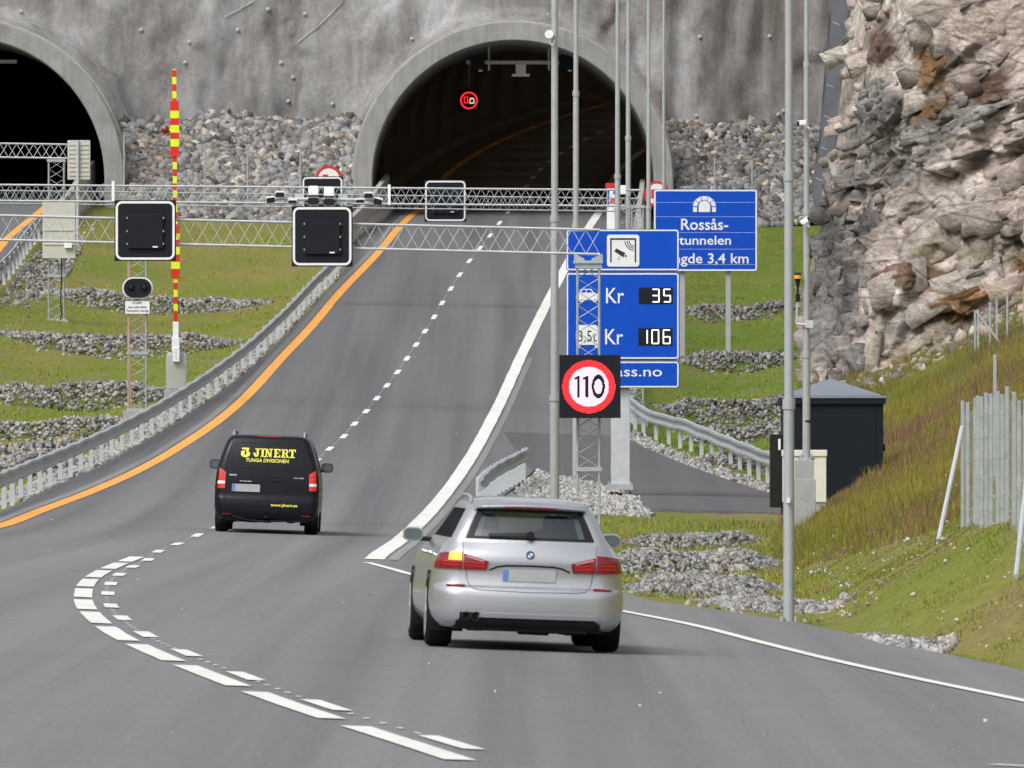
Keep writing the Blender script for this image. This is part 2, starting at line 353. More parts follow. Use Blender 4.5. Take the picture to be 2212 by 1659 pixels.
# ================================================================= THE GROUND
# left pavement edge (foot of the long guardrail)
el_ = [GR(u, v) for u, v in [(10,1108),(100,1066),(200,1020),(300,968),(400,908),(500,838),(560,790),(640,712),(700,645),(740,605)]]
LY = [0,80,160,226]+[p.y for p in el_]+[455,473,520]; LX = [-8,-9.5,-10.1,-10.1]+[p.x-.15 for p in el_]+[-5.6,-5.1,-5]
Xl = lambda Y: np.interp(Y, LY, LX)
Xr = lambda Y: np.interp(Y, [0,60,80,100,112,125,138,150,165,200,250,262,290,297,310,365,440,473,520], [14,9.8,7.6,5.8,4.85,4.0,3.2,1.8,1.05,.25,-.42,-.42,.55,1.6,3.0,3.9,4.75,5.2,5.2])
def Xl2(Y): return np.minimum(np.interp(Y, [0,300,402,437,473], [-21,-18.6,-17.05,-17.35,-17.0]), Xl(Y)-8.4)      # right edge of the left carriageway
def toe(Y): return np.maximum(Xr(Y)+.35, np.interp(Y, [0,60,80,100,112,137,150,170,200,230,262,300,345,475], [16,10.4,8.2,6.3,5.25,3.7,3.9,4.2,4.5,5.1,6.0,6.8,8.3,12.1]))
def bank(Y): return np.interp(Y, [0,150,260,300,345,475], [.60,.58,.50,.45,.42,.3])
def Zg(X, Y):
    X = np.asarray(X, float); Y = np.asarray(Y, float)
    xl, xr, x2, tt = Xl(Y), Xr(Y), Xl2(Y), toe(Y)
    z = Zroad(X, Y); zl = Zroad(xl, Y); zl2 = zc(Y)+.55
    t = np.clip((xl-X)/(xl-x2), 0, 1)
    zs = zl+(zl2-zl)*t-np.interp(Y, [0,280,300,410,455,473], [0,.45,.6,.55,.3,.0])*np.sin(math.pi*np.clip(t*1.05, 0, 1))**.9
    z = np.where(X < xl, zs, z); z = np.where(X < x2, zl2-.0*X, z); z = np.where(X < x2-12, zl2+.3*(x2-12-X), z)
    zt = Zroad(tt, Y); wd = np.maximum(tt-xr, .1); q = np.clip((X-xr)/wd, 0, 1)
    dp = np.interp(Y, [0,150,175,235,260,262.5,309,318,330,440,470], [0,0,.22,.22,.06,.0,.02,.35,.40,.35,0])*np.clip(wd/3, 0, 1)
    zr = Zroad(X, Y)-dp*np.sin(math.pi*q)
    z = np.where(X > xr, zr, z)
    top = tt+np.interp(Y, [0,200,345], [15,14,11])
    qb = np.interp(Y, [0,262,300,345,480], [0,0,.8,1.9,2.2]); dd = np.minimum(X, top)-tt; hb = np.where(dd > 2*qb, dd-qb, dd*dd/np.maximum(4*qb, 1e-6))
    z = np.where(X > tt, zt+bank(Y)*hb*np.interp(Y, [0,300,345], [1,1.08,1.18])+.06*(X-top)*(X > top), z)
    return z
def nz(X, Y): return .035*fbm(np.asarray(X)*.9, np.asarray(Y)*.45, 0, 3, 5)
GG = lambda u, v: solve(u, v, Zg, 60, 474)

# base terrain, one sheet
xs = np.concatenate([np.linspace(-420,-70,8)[:-1], np.linspace(-70,-24,24)[:-1], np.arange(-24,18,.3), np.linspace(18,60,22), np.linspace(70,420,8)])
ys = np.concatenate([np.linspace(-500,20,14)[:-1], np.arange(20,478.1,1.6)])
X, Y = np.meshgrid(xs, ys); Z = Zg(X, np.clip(Y, 0, 600))
off = (X < Xl(Y)) | (X > Xr(Y)); Z = Z-.05+np.where(off, nz(X, Y), 0)-np.where((X < Xl2(Y)) & (X > Xl2(Y)-11.5), .03, 0)
n1 = fbm(X*.35, Y*.08, 0, 4, 11); n2 = fbm(X*1.3, Y*.4, 0, 3, 21)
g1 = np.array([.14,.18,.022]); g2 = np.array([.20,.185,.045]); g3 = np.array([.075,.140,.014]); br = np.array([.21,.155,.085])
t1 = np.clip(.5+.9*n1, 0, 1)[..., None]; C = g1*(1-t1)+g2*t1
right = np.clip((X-2)/3, 0, 1)*np.clip((Y-290)/20, 0, 1); C = C*(1-.6*right[..., None])+g3*.6*right[..., None]
t2 = np.clip((n2-.35)*1.6, 0, .55)[..., None]*np.where(Y[..., None] > 300, .8, 1); C = C*(1-t2)+br*t2
bk = np.clip((X-toe(Y))*1.5, 0, 1)*(Y < 220)*(Y > 60); t3 = np.clip(.20+1.0*fbm((X+.3*Y)*.45, (Y-2*X)*.07, 0, 4, 23), 0, .8)*bk; C = C*(1-t3[..., None])+np.array([.19,.145,.075])*t3[..., None]
Vt = np.stack([X, Y, Z], -1).reshape(-1, 3); r_, c_ = X.shape
idx = np.arange(r_*c_).reshape(r_, c_); Q = np.stack([idx[:-1,:-1], idx[:-1,1:], idx[1:,1:], idx[1:,:-1]], -1).reshape(-1, 4)
tag(np_mesh('ground', Vt, Q, 'soil', C.reshape(-1, 3), True, center=False), kind='structure')

def strip(name, Yl, xa, xb, mat, lift=0., Zf=Zroad, n=12, edge=.0):
    b = MB(); rows = []
    for y in Yl:
        a, c = float(xa(y)), float(xb(y)); xsx = np.linspace(a, c, n); row = [(x, y, float(Zf(x, y))+lift) for x in xsx]
        row = [(a-.02, y, row[0][2]-.12)]+row+[(c+.02, y, row[-1][2]-.12)]; rows.append(row)
    rows.insert(0, [(p[0], p[1]-.03, p[2]-.16) for p in rows[0]])
    b.grid(rows); return tag(b.build(name, mat, base=False, smooth=40), kind='structure')
def bend(y):           # tunnels swing to the right after the portals
    y = np.asarray(y, float); d = np.clip(y-468, 0, None); return d*d/(2*1340.)
strip('road', np.concatenate([np.arange(-500,60,20.), np.arange(60,520,2.0), np.arange(520,716,5.)]), lambda y: Xl(y)+bend(y), lambda y: Xr(y)+bend(y), 'asphalt')
# access road to the shed
XA = lambda y: np.interp(y, [262,270,276,283,290,314], [2.9,2.9,2.6,1.7,.45,-.2])
XB = lambda y: np.interp(y, [262,278,310,314], [6.05,5.95,3.15,2.85])
strip('access_road', np.arange(262,314.1,2.), XA, XB, 'asphalt_new', .006)
# left carriageway
Zl2 = lambda X_, Y_: zc(Y_)+.55
strip('road', np.concatenate([np.arange(-100,380,20.), np.arange(380,700,3.)]), lambda y: Xl2(min(y,473))-10.6+bend(y), lambda y: Xl2(min(y,473))+bend(y), 'asphalt', .0, Zl2)

# ---- road markings: measured lines laid on the road surface
def resample(pts, step):
    A = np.array([tuple(p) for p in pts]); d = np.concatenate([[0], np.cumsum(np.linalg.norm(np.diff(A[:, :2], axis=0), axis=1))])
    s = np.arange(0, d[-1], step); s = np.append(s, d[-1]); fx, fy = herm(d, A[:,0]), herm(d, A[:,1]); return [(float(fx(t)), float(fy(t))) for t in s]
def ribbon(b, c, wd, lift, Zf=Zroad, th=.004, wob=0):
    rows = []
    for i, (x, y) in enumerate(c):
        a = c[max(i-1, 0)]; e = c[min(i+1, len(c)-1)]; d = Vector((e[0]-a[0], e[1]-a[1])).normalized(); nx, ny = d.y, -d.x
        w0 = wd(i/(max(len(c)-1, 1))) if callable(wd) else wd
        e1, e2 = (random.uniform(-wob, wob), random.uniform(-wob, wob)) if wob else (0, 0)
        p = [(x-nx*(w0/2+e1), y-ny*(w0/2+e1)), (x+nx*(w0/2+e2), y+ny*(w0/2+e2))]
        rows.append([(q[0], q[1], float(Zf(q[0], q[1]))+lift) for q in p])
    b.grid(rows)
orange = [GR(u, v) for u, v in [(910,447),(870,483),(817,546),(737,629),(666,713),(600,783),(500,886),(400,958),(300,1016),(200,1061),(100,1099),(0,1137)]]
orange.append(Vector((-9.5,180,0))); oc = resample(orange, 3.)
b = MB(); ribbon(b, oc, .30, .010, wob=.006); tag(b.build('edge_line', 'orange', base=False), kind='structure')
b = MB(); ribbon(b, [(x-.30, y) for x, y in oc], .20, .008); tag(b.build('rumble_strip', 'rumble', base=False), kind='structure')
b = MB(); ribbon(b, [(oc[0][0]+.05+float(bend(y)), y) for y in range(473, 690, 6)], .3, .012); tag(b.build('edge_line', 'orange', base=False), kind='structure')
wl = [GR(u, v) for u, v in [(1300,453),(1277,480),(1217,586),(1194,636),(1167,686),(1137,739),(1110,799),(1090,846),(1067,906),(1040,956),(1014,996),(970,1046),(930,1099),(894,1146),(847,1182),(806,1209)]]
def smooth_line(pts, deg=4):
    ys = np.array([p.y for p in pts]); c = np.polynomial.Polynomial.fit(ys, [p.x for p in pts], deg); return [Vector((float(c(y)), float(y), 0)) for y in np.linspace(ys[0], ys[-1], 40)]
wc = resample(smooth_line(wl), 2.5)
b = MB(); ribbon(b, wc, .32, .010, wob=.008); tag(b.build('gore_line', 'white', base=False), kind='structure')
b = MB(); ribbon(b, [(x+.30, y) for x, y in wc if y < 360], .16, .008); tag(b.build('rumble_strip', 'rumble', base=False), kind='structure')
b = MB(); ribbon(b, [(wc[0][0]+.1+float(bend(y)), y) for y in range(474, 690, 6)], .3, .012); tag(b.build('edge_line', 'white', base=False), kind='structure')
ge = [GR(u, v) for u, v in [(793,1216),(850,1231),(885,1241),(1120,1281),(1343,1321),(1500,1352),(1641,1388),(1807,1429),(2007,1473),(2211,1515)]]+[Vector((6.2,70,0))]
b = MB(); ribbon(b, resample(ge, 2.), .14, .0105); tag(b.build('edge_line', 'white', base=False), kind='structure')
up = [(1098,458),(1079,482),(1059,509),(1037,536),(1014,564),(993,594),(974,624),(955,655),(938,685),(918,716),(899,745),(879,775),(859,804),(836,833),(814,861),(791,889),(766,916),(743,943),(712,970),(685,995),(655,1020),(620,1044),(580,1072),(545,1098),(505,1120),(467,1140)]
low = [(426,1157),(383,1176),(342,1192),(320,1210),(287,1225),(258,1242),(239,1262),(233,1283),(240,1310),(264,1336),(315,1372),(403,1412),(530,1462),(703,1525),(974,1606)]
inn = [(283,1209),(248,1223),(212,1241),(189,1260),(180,1282),(183,1307),(205,1335),(250,1370),(333,1411),(453,1460),(626,1524),(877,1606)]
def dashes(name, pts, half, wd, extra=()):
    A = [GR(u, v) for u, v in pts]; A += [Vector((*q, 0)) for q in extra]; k = np.arange(len(A)); fx, fy = herm(k, [p.x for p in A]), herm(k, [p.y for p in A]); b = MB()
    for i in range(len(A)):
        t = np.linspace(i-half, i+half, 5); ribbon(b, [(float(fx(q)), float(fy(q))) for q in t], wd, .010, wob=.003)
    tag(b.build(name, 'white', base=False), kind='structure'); return fx, fy, len(A)
fx, fy, nA = dashes('lane_marking', up, .16, .15)
fx2, fy2, nB = dashes('lane_marking', low, .165, .15)
dashes('lane_marking', inn, .40, .21)
b = MB()
for g, h, n in ((fx, fy, nA), (fx2, fy2, nB)):
    for t in np.arange(0, n-1, .13):
        if abs(t-round(t)) > .2:
            x, y = float(g(t))-.0, float(h(t)); ribbon(b, [(x-.02, y-.1), (x-.02, y+.1)], .045, .011)
tag(b.build('lane_studs', 'white', base=False), kind='structure')
b = MB(); ribbon(b, [(3.2, 80.2), (4.0, 79.6), (5.2, 79.)], .16, .01); tag(b.build('lane_marking', 'white', base=False), kind='structure')
b = MB()
for y in range(480, 640, 10): ribbon(b, [(.15+float(bend(y)), y), (.2+float(bend(y+3)), y+3)], .2, .012)
tag(b.build('lane_marking', 'white', base=False), kind='structure')
lo = [(-18.45+.0*y, y) for y in range(380, 475, 6)]
b = MB(); ribbon(b, [(float(Xl2(y))-.95, y) for y in range(370, 476, 6)], .3, .008, Zl2); tag(b.build('edge_line', 'orange', base=False), kind='structure')
b = MB()   # sealed joint across both lanes in front of the portal
ribbon(b, [(-4.4, 470.5), (4.8, 470.5)], .12, .006); tag(b.build('road_joint', 'red', base=False), kind='structure')

# ================================================================= STONES
def ico():
    p = (1+5**.5)/2; v = np.array([(-1,p,0),(1,p,0),(-1,-p,0),(1,-p,0),(0,-1,p),(0,1,p),(0,-1,-p),(0,1,-p),(p,0,-1),(p,0,1),(-p,0,-1),(-p,0,1)], float); v /= np.linalg.norm(v[0])
    f = [(0,11,5),(0,5,1),(0,1,7),(0,7,10),(0,10,11),(1,5,9),(5,11,4),(11,10,2),(10,7,6),(7,1,8),(3,9,4),(3,4,2),(3,2,6),(3,6,8),(3,8,9),(4,9,5),(2,4,11),(6,2,10),(8,6,7),(9,8,1)]
    return v, np.array(f)
IV, IF = ico()
def stones(name, C, S, cols, mat, flat=.65, jit=.42, label=None, cat='stones', kind='stuff', parent=None):
    n = len(C); V = IV[None]*(1+rng.uniform(-jit, jit, (n, 12, 1)))+rng.uniform(-.16, .16, (n, 12, 3))
    sc3 = np.stack([rng.uniform(.75, 1.35, n), rng.uniform(.7, 1.2, n), rng.uniform(.5, 1., n)*flat/.75], -1); V = V*sc3[:, None]
    q = rng.normal(size=(n, 4)); q /= np.linalg.norm(q, axis=1)[:, None]; w_, x, y, z = q.T
    Rm = np.stack([1-2*(y*y+z*z), 2*(x*y-z*w_), 2*(x*z+y*w_), 2*(x*y+z*w_), 1-2*(x*x+z*z), 2*(y*z-x*w_), 2*(x*z-y*w_), 2*(y*z+x*w_), 1-2*(x*x+y*y)], -1).reshape(n, 3, 3)
    V = np.einsum('nij,nkj->nki', Rm, V)*np.asarray(S)[:, None, None]+np.asarray(C)[:, None]
    Fc = (IF[None]+12*np.arange(n)[:, None, None]).reshape(-1, 3)
    o = np_mesh(name, V.reshape(-1, 3), Fc, mat, np.repeat(cols, 12, 0), parent=parent)
    if parent is None: tag(o, label, cat, None, kind)
    return o
def greys(n, lo=.16, hi=.44, warm=.12, dark=.12):
    v = rng.uniform(lo*.8, hi*.85, n); v = np.where(rng.random(n) < dark, v*.45, v); c = np.stack([v, v*.99, v*.98], -1)
    m = rng.random(n) < warm; c[m] = c[m]*np.array([1.22, 1.02, .82]); return c
def dam(Y0, xa, xb, h, hw, size, label, dens=1.0, tilt=0, curve=0, lo=.17, hi=.46, taper=.22):
    """heap of broken stone laid across a ditch from xa to xb"""
    size = size*.64; n = int(dens*(xb-xa)*2*hw/(size*size)*.60); x = rng.uniform(xa, xb, n); t = (x-xa)/(xb-xa); dy = rng.uniform(-1, 1, n)
    tp = np.clip(np.minimum(t, 1-t)/taper, .12, 1); tp = tp*(1+.25*vn(x*1.3, Y0, 0, 3)); y = Y0+tilt*(t-.5)+curve*(4*t*(1-t))+dy*hw*tp
    st = rng.random(n) < .09; y = np.where(st, Y0+tilt*(t-.5)+curve*(4*t*(1-t))+dy*hw*1.5, y); x = np.where(st, x+rng.normal(0, .3, n), x)
    z = Zg(x, y)-.05+np.where(st, 0, h*tp*(1-dy**2)); s = size*rng.uniform(.30, .68, n)*rng.choice([1, 1, 1.35], n)
    stones('gravel_heap', np.stack([x, y, z], -1), s, greys(n, lo, hi), 'stone', label=label, cat='gravel dam')
def rowdam(pts, *a, **k): dam(*a, **k)
# ditch between the carriageways, from near to far
for k, (y0, xa, xb, h, hw, lab) in enumerate([
  (286,-15.6,-9.9,.50,5.5,'grey broken stone across the left ditch, nearest heap behind the left guardrail'),
  (303,-15.5,-10.0,.42,3.0,'stone dam in the left ditch running up to the foot of the lattice mast with the stop sign'),
  (318,-15.4,-9.4,.40,2.4,'low stone dam in the left ditch just below the grey barrier cabinet'),
  (339,-15.4,-9.0,.50,3.2,'stone dam in the left ditch just above the barrier cabinet'),
  (371,-15.9,-8.3,.42,3.2,'stone dam crossing the left ditch behind the lattice mast, second from the top'),
  (401,-15.8,-8.0,.36,3.2,'uppermost stone dam in the left ditch, behind the oval signal')]):
    dam(y0, xa, xb, h, hw, .17, lab, curve=-2.2, dens=.8)
dam(415,-16.85,-15.3,.12,32,.2,'strip of grey stone beside the left carriageway guardrail',dens=.28,taper=.2,tilt=0)
# ditch on the right
for k, (y0, xa, xb, h, hw, lab) in enumerate([
  (400,5.6,9.6,.36,3.0,'uppermost stone dam on the grass right of the toll sign'),
  (366,5.0,8.7,.40,3.0,'stone dam on the grass below the tunnel name sign posts'),
  (336,4.0,8.2,.45,3.4,'stone dam on the grass left of the shed roof'),
  (322,4.6,7.9,.42,2.8,'stone dam on the grass beside the left wall of the dark shed'),
  (300,4.6,7.0,.36,4.0,'small stone heap behind the right guardrail next to the shed')]):
    dam(y0, xa, xb, h, hw, .165, lab, curve=-1.2, dens=.8, lo=.11, hi=.40)
dam(238,2.1,5.1,.22,2.6,.115,'stone heap on the verge in front of the end of the access road',dens=.9)
dam(203,1.3,4.6,.36,6.0,.12,'wide heap of grey stone between the estate car and the tall lamp post',dens=.85)
dam(172,1.5,4.0,.30,7,.115,'low bank of grey stone right of the estate car bumper',dens=.8)
dam(152,2.4,4.15,.12,6.,.11,'stone heap at the foot of the tall lamp post',dens=.85,tilt=-8,lo=.2,hi=.5)
def patch_of_stones(name, px, n, s0, s1, lo, hi, label, cat):
    c = [GG(*q) for q in px]; a, t = rng.random(n), rng.random(n); x, y = [(1-a)*(1-t)*c[0][k]+a*(1-t)*c[1][k]+a*t*c[2][k]+(1-a)*t*c[3][k] for k in (0, 1)]
    stones(name, np.stack([x, y, Zg(x, y)-.03+.03*rng.random(n)], -1), rng.uniform(s0, s1, n), greys(n, lo, hi), 'stone', label=label, cat=cat)
patch_of_stones('gravel_heap', [(1850,1368),(2068,1370),(2035,1410),(1905,1390)], 520, .03, .07, .24, .60, 'small stone patch in the mown bank beside the edge of the road', 'stones')
# gravel island with the toll sign
n = 5200; x = rng.uniform(-.35, 3.0, n); y = rng.uniform(258, 291, n); ok = (x > Xr(y)+.12) & (x < np.where(y > 262, XA(y)-.05, 3.)) & (y < 289-3*np.clip(x-1, 0, 3)); x, y = x[ok], y[ok]
stones('gravel_bed', np.stack([x, y, Zg(x, y)-.04+.03*rng.random(len(x))], -1), rng.uniform(.03, .085, len(x)), greys(len(x), .30, .58, .05, .06), 'stone', label='pale gravel island with the toll sign post and lamp posts standing in it', cat='gravel')
# gravel along the long guardrail feet
n = 5200; y = 250+(460-250)*rng.random(n)**1.2; x = Xl(y)-.1-rng.random(n)*1.1*(1-.4*(y-250)/210)
stones('gravel_verge', np.stack([x, y, Zg(x, y)-.03], -1), rng.uniform(.04, .10, n), greys(n, .26, .50, .08, .1), 'stone', label='pale gravel strip under the long left guardrail', cat='gravel')
n = 900; y = rng.uniform(276, 318, n); x = XB(y)+.1+rng.random(n)*.7
stones('gravel_verge', np.stack([x, y, Zg(x, y)-.03], -1), rng.uniform(.04, .09, n), greys(n, .26, .50, .08, .1), 'stone', label='pale gravel strip under the right guardrail beside the access road', cat='gravel')
# loose pale stones lying in the mown bank
n = 1300; y = 100+110*rng.random(n)**1.3; x = toe(y)+rng.random(n)*6
stones('loose_stones', np.stack([x, y, Zg(x, y)-.0], -1), rng.uniform(.006, .020, n)*rng.choice([1,1,1,2.], n), greys(n, .35, .65, .4, 0), 'stone', label='loose pale stones strewn over the mown bank on the right', cat='stones')

# ================================================================= GRASS
def blades(name, x, y, h, wd, cols, label, lean=.35):
    n = len(x); h = h*np.clip(.75+.9*fbm(x*1.6, y*.5, 0, 3, 66), .4, 1.9); z = Zg(x, y)-.06+nz(x, y); a = rng.uniform(0, math.pi, n); hx, hy = np.cos(a)*wd/2, np.sin(a)*wd/2*.5
    lx, ly = rng.normal(0, lean, n)*h, rng.normal(0, lean, n)*h; B = np.stack([x, y, z], -1)
    V = np.stack([B+np.stack([-hx, -hy, 0*h], -1), B+np.stack([hx, hy, 0*h], -1), B+np.stack([lx+hx*.35, ly, h], -1), B+np.stack([lx-hx*.35, ly, h], -1)], 1).reshape(-1, 3)
    o = np_mesh(name, V, (np.arange(n)[:, None]*4+np.arange(4)), 'blade', np.repeat(cols, 4, 0))
    return tag(o, label, 'grass', None, 'stuff')
def gcols(n, x, y, lush=0., brown=.0):
    g = np.array([.160,.205,.024]); yl = np.array([.27,.27,.050]); dk = np.array([.095,.180,.016]); bn = np.array([.20,.125,.065]); 
    t = np.clip(.5+.8*fbm(x*.4, y*.1, 0, 3, 31)+rng.normal(0, .22, n), 0, 1)[:, None]; c = g*(1-t)+yl*t
    l = np.clip(lush+rng.normal(0, .15, n), 0, 1)[:, None]; c = c*(1-l)+dk*l
    m = (rng.random(n) < brown)[:, None]; return np.where(m, bn*rng.uniform(.7, 1.25, (n, 1)), c*1.10)*rng.uniform(.75, 1.25, (n, 1))
n = 90000; y = 268+(462-268)*rng.random(n)**1.15; t = rng.random(n); xl, x2 = Xl(y)-.5, Xl2(y)+.5; x = xl+(np.maximum(x2, -1106/F*y-1)-xl)*t
blades('ditch_grass', x, y, rng.uniform(.02, .065, n), .030, gcols(n, x, y, .0, .07), 'mossy green grass covering the ditch between the two carriageways')
n = 50000; y = 292+(462-292)*rng.random(n)**1.1; x = Xr(y)+.5+(toe(y)+.5-Xr(y)-.5)*rng.random(n); x = np.where((y < 316) & (x < XB(y)+.6), XB(y)+.6+rng.random(n)*.8, x)
blades('verge_grass', x, y, rng.uniform(.03, .075, n), .030, gcols(n, x, y, .45, .03), 'lush green grass between the right road edge and the cliff foot')
def tallzone(x, y): return y > np.interp(x, [4.2,4.6,5.2,5.6,9], [205,190,170,160,150])
n = 210000; y = 98+(215-98)*rng.random(n)**1.25; x = toe(y)-.45+rng.random(n)**.9*6.5; k = ~tallzone(x, y); x, y = x[k], y[k]; n = len(x)
blades('bank_grass', x, y, rng.uniform(.02, .05, n), .012, gcols(n, x, y, .05, .22)*.88, 'short mown grass on the bank at the lower right')
n = 30000; y = rng.uniform(160, 262, n); x = Xr(y)+.5+(toe(y)+.2-Xr(y)-.5)*rng.random(n); k = (y < 256) & (x > .9); x, y = x[k], y[k]; n = len(x)
blades('verge_grass', x, y, rng.uniform(.04, .12, n), .02, gcols(n, x, y, .15, .30), 'patchy brown and green grass between the stone heaps right of the estate car')
n = 190000; y = 155+(352-155)*rng.random(n)**1.0; x = toe(y)-.1+rng.random(n)*np.interp(y, [155,350], [5.5,9]); k = tallzone(x, y); x, y = x[k], y[k]; n = len(x)
br_ = .42+.45*np.clip(fbm(x*.5, y*.06, 0, 3, 77), -.5, 1)
c = gcols(n, x, y, .0, 0)*.74; m = (rng.random(n) < br_)[:, None]; c = np.where(m, np.array([.20,.115,.075])*rng.uniform(.5, 1.2, (n, 1)), c*np.array([1.12,.98,.9]))
blades('tall_grass', x, y, rng.uniform(.07, .22, n)*np.interp(y,[155,345],[1,1.1]), .013, c, 'tall seeding brown and olive grass on the slope behind the shed', lean=.22)
n = 110; y = 80+300*rng.random(n)**1.6; x = Xl(y)+1+rng.random(n)*(Xr(y)-Xl(y)-1.6)
stones('loose_grit', np.stack([x, y, Zroad(x, y)+.004], -1), rng.uniform(.008, .022, n), greys(n, .35, .8, .2, .2), 'stone', flat=.4, label='scattered pale grit lying on the road surface', cat='grit')
# ================================================================= PORTALS, WALL, TUNNELS
CZ = 8.95
def arc(cx, r, z0, n=40, dz=0):      # horseshoe outline from right foot over the crown to left foot
    pts = [(cx+r, z0)]+[(cx+r*math.cos(a), CZ+dz+r*math.sin(a)) for a in np.linspace(0, math.pi, n)]+[(cx-r, z0)]
    return pts
YF, YW = 468.0, 480.0
PC = [(1109-U0)*YF/F, (-79-U0)*YF/F]
def portal(cx, label, dz, floor):
    t = thing('tunnel_portal', (cx, YF, floor), label, 'tunnel portal', 'tunnel portals in the wall')
    ri, ro = 5.48, 6.24; b = MB()
    o_, i_ = arc(cx, ro, floor-1.2, 64, dz), arc(cx, ri, floor-1.2, 64, dz)
    o2 = arc(cx, ro-.05, floor-1.2, 64, dz); n = len(o_)
    rows = [[(x, YW+2, z) for x, z in i_], [(x, YF+.06, z) for x, z in i_], [(cx+(x-cx)*1.008, YF, z+(.04 if z > CZ else 0)) for x, z in i_], [(x, YF, z) for x, z in o2], [(x, YF+.06, z) for x, z in o_], [(x, YW+2, z) for x, z in o_]]
    b.grid(rows); b.build('ring', 'conc', t, smooth=30)
    b = MB(); b.ring([(x*1+(.0), z) for x, z in arc(cx, ro+.09, floor-1.2, 64, dz)], [(x, z) for x, z in arc(cx, ro-.0, floor-1.2, 64, dz)], YF+1.6, YF+2.1); b.build('drip_edge', 'conc_l', t)
    # lining of the bore, swinging right
    b = MB(); rows = []
    for y in np.arange(YW-10, 720, 8.):
        s = float(bend(y)); zz = float(zc(y)-zc(YF)); rows.append([(x+s, y, z+zz) for x, z in arc(cx, ri+.02+(.25 if y > YW else 0), floor-1.2, 32, dz)])
    rows.append([(cx+float(bend(720)), 721, CZ+float(zc(720)-zc(YF)))]*len(rows[0])); b.grid(rows); b.build('lining', 'lining', t, smooth=True)
    # kerb walls inside
    for s in (-1, 1):
        b = MB(); rows = []
        for y in np.arange(YF+4, 700, 6.):
            q = float(bend(y)); z = float(zc(y))+dz; x0 = cx+s*4.95+q; rows.append([(x0, y, z-.2), (x0, y, z+.16), (x0+s*.6, y, z+.18)])
        b.grid(rows); b.build('kerb', 'conc', t)
    return t
pm = portal(PC[0], 'right-hand concrete tunnel mouth with the red lit sign inside', 0, 7.75)
pl = portal(PC[1], 'left-hand concrete tunnel mouth, black inside and cut by the photo edge', .1, 8.2)

# shotcrete wall with arch openings
U = np.arange(-46, 24, .22); W = np.concatenate([np.arange(6.5, 26, .22)])
X, Z = np.meshgrid(U, W)
lean = (Z-11)*.10
def bumps(X, Z):
    d = .55*fbm(X*.16, Z*.10, 0, 3, 41)+.30*fbm(X*.55, Z*.22, 0, 3, 43)+.07*fbm(X*1.8, Z*1.2, 0, 3, 44)
    rid, dx, dy, r2, e = cells(X*.35+.2*fbm(X*.5, Z*.5, 0, 2, 9), Z*.22, 45); d += .30*(rid-.5)+.25*(r2-.5)*dx*2
    # a deep crease and folds on the right part
    s = np.clip((X-4)/3, 0, 1); d += s*(.45*fbm(X*.9, Z*.10, 0, 3, 51)); return d
Yw = YW-1.2+lean-bumps(X, Z)
# smooth the wall towards each arch, flare it back to the ring
for cx in PC:
    r = np.hypot(X-cx, np.maximum(Z-CZ, 0)); k = np.clip(1-(r-6.2)/.9, 0, 1); k = k*k*(3-2*k); Yw = Yw*(1-.75*k)+(YF+8.5)*.75*k
keep = np.ones(X.shape, bool)
for cx in PC: keep &= ~((np.hypot(X-cx, np.maximum(Z-CZ, 0)) < 5.95))
idx = np.arange(X.size).reshape(X.shape); kk = keep[:-1,:-1] | keep[:-1,1:] | keep[1:,1:] | keep[1:,:-1]
Q = np.stack([idx[:-1,:-1], idx[:-1,1:], idx[1:,1:], idx[1:,:-1]], -1)[keep[:-1,:-1] & keep[:-1,1:] & keep[1:,1:] & keep[1:,:-1]]
wall = thing('retaining_wall', (-8, 478, 8), 'tall grey sprayed concrete wall with streaks above both tunnel mouths', 'wall')
np_mesh('wall_face', np.stack([X, Yw, Z], -1).reshape(-1, 3), Q, 'shot', None, True, wall)
def wally(x, z): return float(YW-1.2+(z-11)*.1-bumps(np.array([x]), np.array([z]))[0])
b = MB(); b.box(-60, 40, 484, 520, 20, 25.5); tag(b.build('hill', 'soil'), kind='structure')
# rock bolts
bolts = [(576,15),(656,25),(405,86),(410,137),(605,130),(630,163),(720,231),(889,79),(986,118),(1184-30,30),(1180,0),(1225,27),(1310,50),(1135,160),(465,280),(1524,50),(1542,63),(1599,247),(1694,73),(1604,75),(1694,235),(1566,244),(1498,75),(1497,162),(1610,360-0)]
bolts = [(576,15),(656,25),(405,86),(396,131),(604,131),(630,163),(716,221),(889,80),(991,119),(1183,28),(1240,51),(1134,158),(1240,158),(1139,272-90),(451,236),(466,281),(1513,76),(1665,74),(1808,74-10),(1506,248),(1684,244),(1815-120,236),(1678,366-5),(420,270),(510,60),(860,222),(300,60),(40,20),(620,215)]
for u, v in bolts:
    p = P(u, v, 477); y = wally(p.x, p.z)
    if any(math.hypot(p.x-cx, max(p.z-CZ, 0)) < 6.6 for cx in PC): continue
    b = MB(); b.tube((p.x, y+.05, p.z), (p.x, y-.10, p.z), .085, .075, 12); b.tube((p.x, y-.10, p.z), (p.x, y-.2, p.z), .045, .03, 6); b.build('bolt_plate', 'galv_l', wall)
def wcable(pts, label):
    q = []
    for (u0, v0), (u1, v1) in zip(pts[:-1], pts[1:]):
        for t in np.linspace(0, 1, 8): p = P(u0+(u1-u0)*t, v0+(v1-v0)*t, 476); q.append((p.x, wally(p.x, p.z)-.06, p.z))
    b = MB(); b.path(q, .018); tag(b.build('anchor_cable', 'galv', None), label, 'cable', 'wire ropes on the wall')
wcable([(640,85),(680,55),(735,0),(745,-30)], 'thin wire rope running diagonally up the wall between the two tunnel mouths')
wcable([(480,30),(510,15),(545,-5)], 'short wire rope at the top edge of the wall above the striped barrier')

